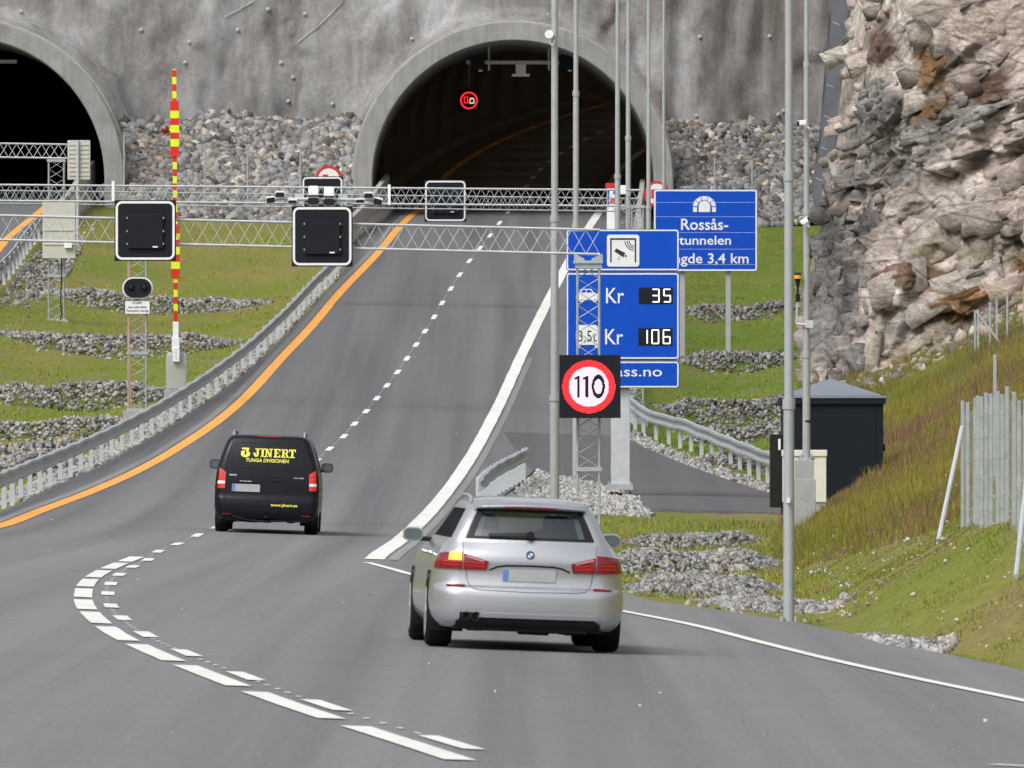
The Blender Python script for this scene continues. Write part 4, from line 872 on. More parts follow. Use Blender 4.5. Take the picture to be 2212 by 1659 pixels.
vms(652, 741, 381, 470, YD, 'smaller blank black sign half hidden behind the pair of white cameras')

# speed display on the near mast
q = R(1208, 1340, 767, 903, YA); t = thing('speed_display', ((q[0]+q[1])/2, YA, q[2]), 'square black LED panel showing 110 in a red ring on the near lattice mast', 'speed sign')
rect_part('housing', q, YA-.62, YA-.34, 'black', t, bevel=.008)
b = MB(); b.box(q[0]+.35, q[0]+.42, YA-.34, YA-.2, q[2]+.1, q[3]-.1); b.box(q[1]-.42, q[1]-.35, YA-.34, YA-.2, q[2]+.1, q[3]-.1); b.build('bracket', 'galv', t)
cx, cz = P(1271.5, 0, YA).x, P(0, 835.5, YA).z; px = 1/sA; br_, bw_ = MB(), MB(); pit = 1.72*px; hs_ = pit*.44
def seg(px_, pz_, a, c, w):
    ax_, az_ = a; bx_, bz_ = c; L2 = (bx_-ax_)**2+(bz_-az_)**2; tt = max(0, min(1, ((px_-ax_)*(bx_-ax_)+(pz_-az_)*(bz_-az_))/L2)); return math.hypot(px_-ax_-tt*(bx_-ax_), pz_-az_-tt*(bz_-az_)) < w
def digit(x, z):     # x, z in photo units from the centre
    for x0 in (-22.5, -4):
        if seg(x, z, (x0, 22), (x0, -21), 2.9) and abs(z-.5) < 23.5: return True
        if seg(x, z, (x0, 21), (x0-6.5, 17.5), 2.4): return True
    e = ((x-20.5)/11.5)**2+((z-.5)/21.)**2; return abs(math.sqrt(e)-1) < .235
N = 34
for i in range(-N, N+1):
    for j in range(-N, N+1):
        x, z = i*1.72, j*1.72; r = math.hypot(x, z)
        if r > 57: continue
        X0, Z0 = cx+x*px, cz+z*px; vs = [(X0-hs_, YA-.624, Z0-hs_), (X0+hs_, YA-.624, Z0-hs_), (X0+hs_, YA-.624, Z0+hs_), (X0-hs_, YA-.624, Z0+hs_)]
        if r > 43: br_.add(vs, [(0,1,2,3)])
        elif not digit(x, z): bw_.add(vs, [(0,1,2,3)])
br_.build('red_led_ring', 'ledred', t); bw_.build('white_led_field', 'ledpink', t)

# toll price sign on the gravel island
YT = 272.; sT = F/YT
q = R(1224, 1466, 496, 838, YT); t = thing('toll_sign', (P(1340,0,YT).x, YT, zat(1053,YT)), 'tall blue toll price sign with camera symbol on a thick grey box post', 'toll sign')
def panel(u0, u1, v0, v1):
    qq = R(u0, u1, v0, v1, YT); o = rect_part('panel', qq, YT-.06, YT, 'blue', t, r=6/sT); m = 1.2/sT
    frame_part('border', (qq[0]+m, qq[1]-m, qq[2]+m, qq[3]-m), 3/sT, 6/sT, YT-.066, YT-.06, 'signw', o); return o
p1 = panel(1223, 1467, 495, 585); p2 = panel(1223, 1467, 589, 776); p3 = panel(1223, 1467, 780, 838)
rect_part('panel_back', R(1228, 1462, 500, 834, YT), YT+.003, YT+.09, 'board', t)
b = MB(); qq = R(1320, 1361, 838, 1050, YT); b.box(qq[0], qq[1], YT+.1, YT+.45, qq[2], P(0,520,YT).z); b.build('post', 'galv_l', t, bevel=.015)
b = MB(); qq = R(1312, 1367, 1046, 1053, YT); b.box(qq[0], qq[1], YT-.02, YT+.6, qq[2]-.05, qq[3]); [b.tube((x_, YT, qq[3]), (x_, YT, qq[3]+.07), .025, n=6) for x_ in (qq[0]+.05, qq[1]-.05)]; b.build('base_plate', 'galv', t)
# camera symbol
YS = YT-.07; q = R(1311, 1381, 507, 576, YT); sq = rect_part('camera_symbol', q, YS, YT-.06, 'signw', t, r=6/sT)
def ipoly(name, pts, mat, parent, y0=YS-.006, y1=YS, Y=YT): 
    b = MB(); b.prism([(P(u,0,Y).x, P(0,v,Y).z) for u, v in pts], y0, y1); return b.build(name, mat, parent)
b = MB()
for u0, u1, v0, v1 in ((1318,1321,516,567), (1318,1374,514.5,518), (1371,1374,516,567)): qq = R(u0,u1,v0,v1,YT); b.box(qq[0],qq[1],YS-.006,YS,qq[2],qq[3])
a = [(P(u,0,YT).x, P(0,v,YT).z) for u, v in ((1327,543),(1331,536.5),(1350.5,546.5),(1346.5,556))]; b.prism(a, YS-.006, YS)
a = [(P(u,0,YT).x, P(0,v,YT).z) for u, v in ((1349,553),(1351,550.5),(1354.5,552.5),(1352,556))]; b.prism(a, YS-.006, YS)
qq = R(1336, 1337, 554, 563, YT); b.box(qq[0],qq[1],YS-.006,YS,qq[2],qq[3])
c0 = P(1371, 520, YT)
for r_ in (12, 16.5, 21): # waves
    o_, i_ = [], []
    for a in np.linspace(math.radians(182), math.radians(262), 10): o_.append((c0.x+(r_+.9)/sT*math.cos(a), c0.z+(r_+.9)/sT*math.sin(a))); i_.append((c0.x+(r_-.9)/sT*math.cos(a), c0.z+(r_-.9)/sT*math.sin(a)))
    b.prism(o_+i_[::-1], YS-.006, YS)
b.build('symbol', 'ink', sq)
def tx(name, s, u0, u1, v0, v1, mat, parent, Y=YT, y=None, bold=.0, shear=0): return text_mesh(name, s, R(u0, u1, v0, v1, Y), (YS if y is None else y), mat, parent, bold=bold, shear=shear)
tx('lettering', 'Kr', 1309, 1348, 622, 655, 'signw', p2, bold=.006); tx('lettering', 'Kr', 1307, 1346, 711, 744, 'signw', p2, bold=.006)
tx('lettering', 'autopass.no', 1233, 1430, 796, 820, 'signw', p3, bold=.006)
car = [(1244,640),(1246,634),(1252,631),(1257,624),(1277,624),(1283,632),(1292,634),(1295,638),(1295,646),(1290,648),(1249,648),(1244,645)]
cs_ = ipoly('car_symbol', car, 'signw', p2); b = MB()
for u in (1256, 1285): p = P(u, 648, YT); b.prism(circ(p.x, p.z, 5/sT, 14), YS-.012, YS-.006)
b.build('wheel_symbol', 'signw', cs_); b = MB()
for pl_ in ([(1255,632),(1259,626),(1265,626),(1265,632)], [(1267,632),(1267,626),(1275,626),(1280,632)]): b.prism([(P(u,0,YT).x, P(0,v,YT).z) for u, v in pl_], YS-.010, YS-.0065)
for u in (1256, 1285): p = P(u, 648, YT); b.prism(circ(p.x, p.z, 1.6/sT, 10), YS-.016, YS-.0125)
b.build('window_symbol', 'blue', cs_)
tr_ = ipoly('lorry_symbol', [(1244,722),(1246,704),(1251,702),(1287,702),(1291,706),(1293,722),(1293,745),(1245,745)], 'signw', p2)
b = MB()
for u0, u1 in ((1247,1253),(1285,1291)): qq = R(u0,u1,746,752,YT); b.box(qq[0],qq[1],YS-.006,YS,qq[2],qq[3])
b.build('wheel_symbol', 'signw', tr_); tx('lettering', '3,5t', 1249, 1289, 714, 742, 'ink', tr_, y=YS-.008)
SEG = {'3':'abgcd','5':'afgcd','1':'bc','0':'abcdef','6':'afgedc'}
for s_, v0, v1, x0 in (('35', 622, 655, 1380), ('106', 710, 745, 1379)):
    dp = rect_part('price_display', R(x0, x0+73, v0-1, v1+1, YT), YS-.004, YT-.06, 'black', p2); off_ = 3-len(s_)
    for k, ch in enumerate(s_):
        b = MB(); l = x0+5+(k+off_)*24.5; r_ = l+14; tp, bt, md = v0+3, v1-3, (v0+v1)/2
        if ch == '1': l = r_-14
        for g in SEG[ch]:
            e = dict(a=(l,r_,tp-1.2,tp+1.2), g=(l,r_,md-1.2,md+1.2), d=(l,r_,bt-1.2,bt+1.2), f=(l-1.2,l+1.2,tp,md), b=(r_-1.2,r_+1.2,tp,md), e=(l-1.2,l+1.2,md,bt), c=(r_-1.2,r_+1.2,md,bt))[g]; qq = R(e[0],e[1],e[2],e[3],YT); b.box(qq[0],qq[1],YS-.010,YS-.004,qq[2],qq[3])
        b.build('lit_digit', 'ledw', dp)
# tunnel name sign
YN = 369.; sN = F/YN
t = thing('tunnel_sign', (P(1523,0,YN).x, YN, float(Zg(P(1523,0,YN).x, YN))), 'large blue sign with a tunnel arch symbol and the tunnel name and length', 'road sign')
q = R(1412, 1636, 409, 586, YN); pn = rect_part('panel', q, YN-.05, YN, 'blue', t, r=5/sN); m = .8/sN; frame_part('border', (q[0]+m, q[1]-m, q[2]+m, q[3]-m), 3.4/sN, 5/sN, YN-.056, YN-.05, 'signw', pn)
rect_part('panel_back', R(1416, 1632, 413, 582, YN), YN+.003, YN+.06, 'board', t)
b = MB()
for vv in (437, 468, 502, 538, 571): qq = R(1417, 1631, vv, vv+.45, YN); b.box(qq[0],qq[1],YN-.053,YN-.05,qq[2],qq[3])
b.build('panel_joint', 'signw', pn)
yn = YN-.06
for s_, u0, u1, v0, v1 in (('Rossås-', 1471, 1573, 472, 497), ('tunnelen', 1467, 1579, 509, 529), ('Lengde 3,4 km', 1424, 1617, 547, 576)): text_mesh('lettering', s_, R(u0,u1,v0,v1,YN), yn, 'signw', pn, bold=.012)
c0 = P(1521.5, 446, YN); b = MB(); rows = []
def wedge(a0, a1, r0, r1): b.prism([(c0.x+r1/sN*math.cos(a0)*1.1, c0.z+r1/sN*math.sin(a0)), (c0.x+r1/sN*math.cos(a1)*1.1, c0.z+r1/sN*math.sin(a1)), (c0.x+r0/sN*math.cos(a1)*1.1, c0.z+r0/sN*math.sin(a1)), (c0.x+r0/sN*math.cos(a0)*1.1, c0.z+r0/sN*math.sin(a0))], yn, YN-.05)
for k in range(5): wedge(math.radians(2+k*36), math.radians(34+k*36), 14.5, 23)
for u0, u1, v0, v1 in ((1497,1505.5,447.5,458),(1538,1546.5,447.5,458)): qq = R(u0,u1,v0,v1,YN); b.box(qq[0],qq[1],yn,YN-.05,qq[2],qq[3])
inn_ = [(c0.x+12.5/sN*math.cos(a), c0.z+12.5/sN*math.sin(a)) for a in np.linspace(0, math.pi, 14)]; zb_ = P(0,458,YN).z; b.prism([(c0.x+12.5/sN, zb_)]+inn_+[(c0.x-12.5/sN, zb_)], yn, YN-.05)
b.build('tunnel_symbol', 'signw', pn)
for u in (1474, 1573): p = P(u, 0, YN); b = MB(); g = float(Zg(p.x, YN)); b.box(p.x-.075, p.x+.075, YN+.07, YN+.2, g-.3, P(0,430,YN).z); b.build('post', 'pole', t)

# round no-overtaking signs on poles
def round_sign(u, v, r, Y, label, gv):
    p = P(u, v, Y); s = F/Y; t = thing('round_sign', (p.x, Y, float(Zg(p.x, Y))), label, 'road sign', 'round red ringed signs'); 
    b = MB(); b.prism(circ(p.x, p.z, r/s, 40), Y-.03, Y); f = b.build('disc', 'signw', t); b = MB(); b.ring(circ(p.x, p.z, r/s, 40), circ(p.x, p.z, r*.80/s, 40), Y-.036, Y-.03); b.build('red_ring', 'red', f)
    b = MB(); q = (p.x-r*.45/s, p.x-r*.05/s, p.z-r*.35/s, p.z+r*.35/s); b.box(q[0], q[1], Y-.036, Y-.03, q[2], q[3]); b.build('red_lorry_symbol', 'red', f)
    b = MB(); b.prism([(p.x+r*a/s, p.z+r*c/s) for a, c in ((.1,-.3),(.1,.0),(.2,.22),(.5,.22),(.6,0),(.6,-.3))], Y-.036, Y-.03); b.build('black_car_symbol', 'ink', f)
    b = MB(); b.tube((p.x, Y+.05, float(Zg(p.x, Y))-.2), (p.x, Y+.05, p.z+r*.8/s), .04, n=10); b.build('post', 'galv', t)
round_sign(710, 387, 29, 440, 'round red ringed sign peeping over the small black sign in front of the boulders', 0)
round_sign(1419, 419, 28, 428, 'round red ringed sign half hidden by the tunnel name sign', 0)
# lit no-overtaking sign in the tunnel
YL = 505.; p = P(1013, 217, YL); s = F/YL; t = thing('tunnel_signal', (p.x, YL, p.z), 'small lit red ring sign hanging in the dark right-hand tunnel', 'lit sign')
b = MB(); b.box(p.x-.46, p.x+.46, YL, YL+.25, p.z-.46, p.z+.46); b.build('housing', 'black', t)
b = MB(); b.ring(circ(p.x, p.z, 19/s, 36), circ(p.x, p.z, 15.5/s, 36), YL-.01, YL); b.build('red_ring', 'ledred', t)
q = (p.x-11/s, p.x-1.5/s, p.z-6/s, p.z+8/s); b = MB(); b.ring([(q[0],q[2]),(q[1],q[2]),(q[1],q[3]),(q[0],q[3])], [(q[0]+2/s,q[2]+2/s),(q[1]-2/s,q[2]+2/s),(q[1]-2/s,q[3]-2/s),(q[0]+2/s,q[3]-2/s)], YL-.01, YL); b.build('lorry_symbol', 'ledred', t)
b = MB(); b.ring([(p.x+a/s, p.z+c/s) for a, c in ((1,-7),(1,1),(3,6),(10,6),(12,1),(12,-7))], [(p.x+a/s, p.z+c/s) for a, c in ((3,-4),(3,-1),(5,3),(8,3),(10,-1),(10,-4))], YL-.01, YL); b.build('car_symbol', 'ledg', t)
b = MB(); b.tube((p.x, YL+.1, p.z+.6), (p.x, YL+.1, CZ+6.6), .03, n=6); b.build('hanger', 'galv', t)
# cross bar with lamps in each tunnel mouth
def crossbar(cx, label, z, boxes):
    Y = 473.; t = thing('ceiling_bar', (cx, Y, z), label, 'lamp bar', 'bars hanging in the tunnel mouths'); s = F/Y; b = MB(); b.box(cx-2.15, cx+2.25, Y-.06, Y+.06, z-.07, z+.07); b.build('bar', 'galv_l', t)
    for dx in (-1.25, 1.1): b = MB(); b.box(cx+dx-.04, cx+dx+.04, Y+.065, Y+.13, z-.3, CZ+math.sqrt(5.6**2-dx**2)); b.build('hanger', 'galv_l', t)
    for dx in boxes:
        b = MB(); b.box(cx+dx-.28, cx+dx+.28, Y-.3, Y-.065, z-.28, z+.28); o = b.build('lamp_unit', 'black', t); b = MB(); b.box(cx+dx+.05, cx+dx+.2, Y-.31, Y-.2, z-.36, z-.3); b.build('lens', 'wpl', o)
    b = MB(); b.box(cx-.35, cx+.35, Y-.1, Y+.1, z-.55, z-.45); b.box(cx-.2, cx+.2, Y-.05, Y+.05, z-.45, z-.08); b.build('camera_rail', 'wpl', t)
crossbar(P(1125,0,473).x, 'pale bar with dark lamp boxes hanging in the right-hand tunnel mouth', zat(135,473), (-1.7, 1.8))
crossbar(P(-5,0,473).x-1.5, 'pale bar hanging in the left-hand tunnel mouth', zat(133,473), ())

# oval wig-wag light and text plate on the middle gantry mast
q = R(265, 331, 599, 646, YB); t = thing('stop_light', ((q[0]+q[1])/2, YB, q[2]), 'oval black signal with two unlit lamps and a white rim on the lattice mast', 'signal'); h = (q[3]-q[2])/2
rect_part('back_board', q, YB-.36, YB-.3, 'wborder', t, r=h*.98); i_ = 3/sB; rect_part('face', (q[0]+i_, q[1]-i_, q[2]+i_, q[3]-i_), YB-.4, YB-.36, 'black', t, r=h-i_-.002)
for u in (284, 313): p = P(u, 621.5, YB); b = MB(); b.sphere((p.x, YB-.40, p.z), 6.5/sB, sy=.4); b.tube((p.x, YB-.40, p.z), (p.x, YB-.43, p.z), 7.5/sB, 7.2/sB, 20, False); b.build('lamp', 'blackp', t, smooth=True)
q = R(270, 325, 649, 679, YB); t = thing('text_sign', ((q[0]+q[1])/2, YB, q[2]), 'small white text plate STOPP ved rødt blink below the oval signal', 'text sign'); pl2 = rect_part('plate', q, YB-.34, YB-.30, 'signw', t); frame_part('rim', q, .9/sB, .01, YB-.346, YB-.34, 'ink', pl2)
for s_, u0, u1, v0, v1 in (('STOPP', 287, 307, 652, 657), ('ved rødt blink', 277, 318, 661, 666), ('Tunnelen stengt', 273, 322, 669, 675)): text_mesh('lettering', s_, R(u0,u1,v0,v1,YB), YB-.348, 'ink', pl2, bold=.01)

# sign backs on the left
def backboard(u0, u1, v0, v1, Y, label, pole=None, gv=None):
    q = R(u0, u1, v0, v1, Y); t = thing('backside_board', ((q[0]+q[1])/2, Y, q[2]), label, 'sign back', 'backs of signs for the other carriageway'); s = F/Y; rect_part('panel', q, Y-.05, Y+.02, 'board', t, bevel=.01); b = MB()
    for k in range(1, 9 if pole else 4):
        z = q[2]+(q[3]-q[2])*k/(9 if pole else 4); b.box(q[0]+.05, q[1]-.05, Y-.08, Y-.055, z-.025, z+.01)
    b.build('stiffener', 'board', t)
    if pole: x = P(pole,0,Y).x; b = MB(); b.tube((x, Y-.14, float(Zg(x, Y))-.2), (x, Y-.14, q[3]), .055, n=12); b.build('post', 'galv_l', t)
    if gv: q = R(*gv, Y); rect_part('control_box', q, Y-.2, Y-.085, 'wpl', t, bevel=.01)
backboard(146, 195, 303, 388, 436, 'ribbed cream sign back on its own pole in front of the left tunnel', pole=168)
backboard(92, 163, 436, 558, YC-.5, 'large cream back of a sign fixed to the far lattice mast', gv=(139,156,524,536))

# ================================================================= BARRIER
YR_ = 328.; s = F/YR_; p = P(381, 862, YR_); t = thing('road_barrier', (p.x, YR_, p.z), 'raised red and yellow striped barrier arm on a grey cabinet beside the left ditch', 'barrier')
q = R(359, 404, 762, 862, YR_); b = MB(); b.box(q[0], q[1], YR_-.25, YR_+.25, P(0,842,YR_).z, P(0,768,YR_).z); cb = b.build('cabinet', 'greybox', t, bevel=.02); b = MB(); xm0, xm1 = q[0], q[1]
za, zb3 = P(0,768,YR_).z, P(0,761,YR_).z; b.add([(xm0,YR_-.25,za),(xm1,YR_-.25,za),(xm1,YR_+.25,za),(xm0,YR_+.25,za),(xm0+.06,YR_-.2,zb3),(xm1-.06,YR_-.2,zb3),(xm1-.06,YR_+.2,zb3),(xm0+.06,YR_+.2,zb3)], [(0,1,5,4),(1,2,6,5),(2,3,7,6),(3,0,4,7),(4,5,6,7)]); b.build('cabinet_lid', 'greybox', cb)
q2 = R(364, 399, 785, 840, YR_); rect_part('door', q2, YR_-.262, YR_-.25, 'greybox', cb, bevel=.006)
b = MB(); q3 = R(355, 406, 842, 866, YR_); b.box(q3[0], q3[1], YR_-.33, YR_+.33, float(Zg(p.x, YR_))-.2, q3[3]); b.build('footing', 'steelc', t, bevel=.02)
b = MB()
for u0, u1, v0, v1, d in ((374,387,695,728,.08), (372,389,728,760,.16), (374,389,750,782,.18)): qq = R(u0,u1,v0,v1,YR_); b.box(qq[0],qq[1],YR_-.26-d,YR_-.27+.001*d,qq[2],qq[3])
ar = b.build('arm_mount', 'wpl', t, bevel=.02); b = MB()
for vv in (757, 763, 769, 775): pp = P(381.5, vv, YR_); b.tube((pp.x, YR_-.445, pp.z), (pp.x, YR_-.425, pp.z), .02, n=8)
b.build('bolt', 'galv', ar)
vv = [150,171,188,201,219]; bands = [(694,660,'r'),(660,645,'y'),(645,625,'r'),(625,606,'y'),(606,601,'r')]
arm_r, arm_y = MB(), MB(); edges = [694]; v = 694.; ci = 0; cur = 'r'
def au(v): return 380.5+(377-380.5)*(694-v)/(694-150)
lens_ = [26,17,18,17,18,16]   # stripe lengths narrow part
v = 694; k = 0
while v > 151:
    L = 22 if k == 0 else 15.3; v1 = max(150, v-L); (arm_r if k % 2 == 0 else arm_y).prism([(P(au(v)-4.6+.0,0,YR_).x, P(0,v,YR_).z), (P(au(v)+4.6,0,YR_).x, P(0,v,YR_).z), (P(au(v1)+4.4,0,YR_).x, P(0,v1,YR_).z), (P(au(v1)-4.4,0,YR_).x, P(0,v1,YR_).z)], YR_-.34, YR_-.26); v = v1; k += 1
arm_r.build('arm_red_band', 'rb', t); arm_y.build('arm_yellow_band', 'yb', t)
for seq in (((219,240,'r'),(240,256,'y'),(256,271,'r'),(271,287,'y'),(287,301,'r'),(301,317,'y'),(317,339,'r')), ((485,505,'r'),(505,518,'y'),(518,534,'r'),(534,550,'y'),(550,566,'r'),(566,581,'y'),(581,602,'r'))):
    pr, py_ = MB(), MB()
    for v0, v1, c_ in seq: qq = R(au(v0)-9.2, au(v0)+9.6, v0, v1, YR_); (pr if c_ == 'r' else py_).box(qq[0],qq[1],YR_-.37,YR_-.345,qq[2],qq[3])
    o = pr.build('marker_board', 'rb', t); py_.build('yellow_band', 'yb', o)
pp = P(358, 281, YR_); b = MB(); b.sphere((pp.x, YR_-.34, pp.z), 9/s, 18, 12, sy=.6); lm = b.build('red_lamp', 'tail', t, smooth=True); b = MB(); b.tube((pp.x+.1, YR_-.34, pp.z), (P(371,0,YR_).x, YR_-.34, pp.z), .03, n=8); b.build('lamp_arm', 'yb', lm)

# ================================================================= CAMERAS AND LAMPS ON THE BOOM
YK = YB-.75
def toll_cam(u, v, label):
    p = P(u, v, YK); s = F/YK; t = thing('toll_camera', (p.x, YK, p.z), label, 'camera', 'white toll cameras on the middle gantry')
    b = MB(); prof = rrect(p.x-22/2/s, p.x+22/2/s, p.z-14/s, p.z+14/s, 4/s); n = len(prof)
    a = [(x, YK-.2, z-.14) for x, z in prof]; c = [(x, YK+.25, z+.05) for x, z in prof]; b.add(a+c, [tuple(range(n)), tuple(range(2*n-1, n-1, -1))]+[(i, i+n, (i+1) % n+n, (i+1) % n) for i in range(n)]); b.build('body', 'wpl', t, smooth=35)
    b = MB(); b.prism(rrect(p.x-24/2/s, p.x+24/2/s, p.z-23/s, p.z-8.5/s, 5/s), YK-.3, YK-.21); b.build('sun_hood', 'blackp', t); b = MB(); b.box(p.x-11.5/s, p.x+11.5/s, YK-.235, YK-.205, p.z-5.5/s, p.z-2.5/s); b.build('band', 'blackp', t)
    b = MB(); b.box(p.x-.05, p.x+.05, YK, YK+.4, p.z-.30, p.z-.2); b.build('mount', 'galv_l', t)
toll_cam(677, 419, 'left one of the pair of white toll cameras above the central black sign'); toll_cam(711, 421, 'right one of the pair of white toll cameras above the central black sign')
def lampunit(u, v, w, h, label, rot=0):
    p = P(u, v, YK); s = F/YK; t = thing('infrared_lamp', (p.x, YK, p.z), label, 'lamp', 'infrared lamps beside the toll cameras'); c, sn = math.cos(rot), math.sin(rot)
    def rp(pts): return [(p.x+(x-p.x)*c-(z-p.z)*sn, p.z+(x-p.x)*sn+(z-p.z)*c) for x, z in pts]
    b = MB(); b.prism(rp(rrect(p.x-w/2/s, p.x+w/2/s, p.z-h/2/s+2.5/s, p.z+h/2/s+4/s, 3/s)), YK-.1, YK+.25); b.build('housing', 'wpl', t)
    b = MB(); b.prism(rp(rrect(p.x-w/2/s+.01, p.x+w/2/s-.01, p.z-h/2/s, p.z+h/2/s, 2.5/s)), YK-.2, YK-.105); b.build('window', 'blackp', t)
for (u, v, w_, h_, r_), lab in zip([(605,421,20,10,0),(585,433,20,11,.12),(632,441-5,20,6,0),(796,423,20,10,0),(816,436,20,12,-.2),(778,435,20,7,0)],
   ['upper lamp of the left cluster beside the toll cameras','outermost lamp of the left cluster beside the toll cameras','inner flat lamp of the left cluster beside the toll cameras','upper lamp of the right cluster beside the toll cameras','outermost lamp of the right cluster beside the toll cameras','inner flat lamp of the right cluster beside the toll cameras']): lampunit(u, v, w_, h_, lab, r_)
b = MB(); a, c = P(588, 429, YK), P(815, 431, YK); b.tube((a.x, YK+.32, a.z), (c.x, YK+.32, c.z), .04, n=8)
for u in (646, 740): pp = P(u, 430, YK); b.box(pp.x-.12, pp.x+.12, YK+.32, YB-.23, pp.z-.15, pp.z+.15)
tag(b.build('camera_bar', 'galv_l'), 'horizontal steel bar carrying the toll cameras and lamps', 'bar')
def bullet(u, v, Y, d, label, post, w=18, h=9, tilt=0, dy=-.25):
    """weatherproof camera looking along d"""
    p = P(u, v, Y); s = F/Y; t = thing('road_camera', (p.x, Y+dy, p.z), label, 'camera', 'white cameras on the lamp posts'); y = Y+dy; c = math.cos(tilt); sn = math.sin(tilt)
    pts = [(-w/2, h/2), (w/2, h/2+1.5), (w/2, -h/2), (-w/2+2, -h/2)]; b = MB(); b.prism([(p.x+(a*c-e*sn)/s, p.z+(a*sn+e*c)/s) for a, e in pts], y-.08, y+.08); b.build('housing', 'wpl', t, bevel=.012)
    pts = [(-w/2-1.5*0, h/2-1), (-w/2+4.5, h/2-1), (-w/2+4.5, -h/2), (-w/2, -h/2)] if d < 0 else [(w/2-4, h/2), (w/2, h/2), (w/2, -h/2), (w/2-4, -h/2)]
    b = MB(); b.prism([(p.x+(a*c-e*sn)/s, p.z+(a*sn+e*c)/s) for a, e in pts], y-.085, y+.085); b.build('lens', 'blackp', t)
    b = MB(); b.tube((p.x+w*.3/s, y, p.z-h*.5/s), (post.x, y, p.z-h*1.1/s), .02, n=6); b.tube((post.x, y, p.z-h*1.1/s), (post.x, Y, p.z-h*1.1/s), .03, n=6); b.build('bracket', 'wpl', t)
pb_ = P(1746, 0, 241); bullet(1731, 266, 241, -1, 'upper white camera on the lamp post beside the rock face', pb_, 20, 10, .05); bullet(1738, 478, 241, 1, 'lower white camera tilted downwards on the lamp post beside the rock face', pb_, 22, 10, .5)
pc_ = P(1200, 0, 236)
p = P(1186, 75, 236); t = thing('round_camera', (p.x, 235.8, p.z), 'round white camera hanging on the thick lamp post above the tunnel mouth', 'camera'); b = MB(); b.tube((p.x, 235.6, p.z), (p.x, 235.9, p.z), .085, .085, 20); b.build('housing', 'wpl', t, smooth=40); b = MB(); b.tube((p.x, 235.8, p.z), (pc_.x-.05, 235.8, p.z-.02), .03, n=8); b.build('bracket', 'wpl', t)
b = MB(); b.path([P(1186,83,235.7), P(1189,95,235.7), P(1194,98,235.7), P(1197,90,235.7), P(1196,85,235.7)], .012); b.build('cable', 'wpl', t)
p = P(1345, 412, YB); t = thing('dome_camera', (p.x, YB-.4, p.z), 'white dome camera at the right end of the middle gantry boom', 'camera'); b = MB(); qq = R(1338,1353,401,421,YB); b.box(qq[0],qq[1],YB-.5,YB-.3,qq[2],qq[3]); b.build('housing', 'wpl', t, bevel=.03); b = MB(); b.sphere((p.x, YB-.4, qq[2]-.01), .07); b.build('dome', 'blackp', t, smooth=True)
b = MB(); b.box(p.x-.03, p.x+.03, YB-.3, YB-.2, p.z-.1, p.z+.05); b.build('bracket', 'galv', t)
# amber warning lamp on its arm
Yw_ = 241.; p = P(1723, 600, Yw_); s = F/Yw_; t = thing('warning_light', (p.x, Yw_-.1, P(0,700,Yw_).z), 'amber warning lamp on a thin stem fixed to the camera lamp post', 'warning light'); y = Yw_-.1
b = MB(); b.tube((p.x, y, p.z-.02), (p.x, y, p.z+.07), .08, .07, 16); b.build('amber_lens', 'amberp', t, smooth=40); b = MB(); b.sphere((p.x, y, p.z+.07), .08, sz=.5); b.build('cap', 'blackp', t, smooth=True)
b = MB(); b.tube((p.x, y, p.z-.02), (p.x, y, P(0,622,Yw_).z), .06, .02, 12); b.tube((p.x, y, P(0,622,Yw_).z), (p.x, y, P(0,635,Yw_).z), .02); b.tube((p.x, y, P(0,635,Yw_).z), (p.x, y, P(0,652,Yw_).z), .045, n=12); b.build('stem', 'blackp', t, smooth=40)
b = MB(); b.tube((p.x-.01, y, P(0,652,Yw_).z), (p.x-.02, y, P(0,700,Yw_).z), .022, n=8); b.tube((p.x-.02, y, P(0,700,Yw_).z), (pb_.x, y, P(0,702,Yw_).z), .03, n=8); qq = R(1739,1756,692,708,Yw_); b.box(qq[0], qq[1], y-.08, y-.03, qq[2], qq[3]); b.build('arm', 'galv_l', t)
b = MB(); qq = R(1738,1751,908,912,Yw_); pp = P(1743.5,910,Yw_); b.tube((pp.x, Yw_, pp.z-.02), (pp.x, Yw_, pp.z+.02), .085, n=14); b.build('band', 'blackp', lpb)

# ================================================================= SHED AND CABINETS
YH = 256.; s = F/YH; q = R(1692, 1908, 866, 1095, YH); zg_ = float(Zg(q[0], YH))
t = thing('equipment_shed', (P(1800,0,YH).x, YH, q[2]), 'dark technical shed with a grey pyramid roof beside the bank', 'shed'); D_ = 2.4
b = MB(); b.box(q[0], q[1], YH, YH+D_, q[2]-.2, q[3]); b.build('wall', 'dark', t, bevel=.01)
b = MB()
for u in (1800,): qq = R(u-.6,u+.6,880,1080,YH); b.box(qq[0],qq[1],YH-.006,YH,qq[2],qq[3])
for u0, u1 in ((1692,1697),(1890,1892)): qq = R(u0,u1,880,1090,YH); b.box(qq[0],qq[1],YH-.02,YH,qq[2],qq[3])
b.build('panel_joint', 'black', t)
e = R(1686, 1913, 856, 873, YH); b = MB(); b.box(e[0], e[1], YH-.08, YH+D_+.08, e[2], e[3]-.04); b.build('fascia', 'dark', t, bevel=.01); b = MB(); b.box(e[0]-.01, e[1]+.01, YH-.10, YH+D_+.10, e[3]-.037, e[3]+.015); b.build('gutter', 'roofg', t)
ap = P(1797, 817, YH); ap.y = YH+D_/2; zt = e[3]+.017; b = MB(); b.add([(e[0]+.05,YH-.04,zt),(e[1]-.05,YH-.04,zt),(e[1]-.05,YH+D_+.04,zt),(e[0]+.05,YH+D_+.04,zt),tuple(ap)], [(0,1,4),(1,2,4),(2,3,4),(3,0,4),(3,2,1,0)]); b.build('roof', 'roofg', t)
b = MB()
for u in (1695, 1905): qq = R(u-4,u+4,857-6,858,YH); b.box(qq[0],qq[1],YH+.02,YH+.1,qq[2],qq[3])
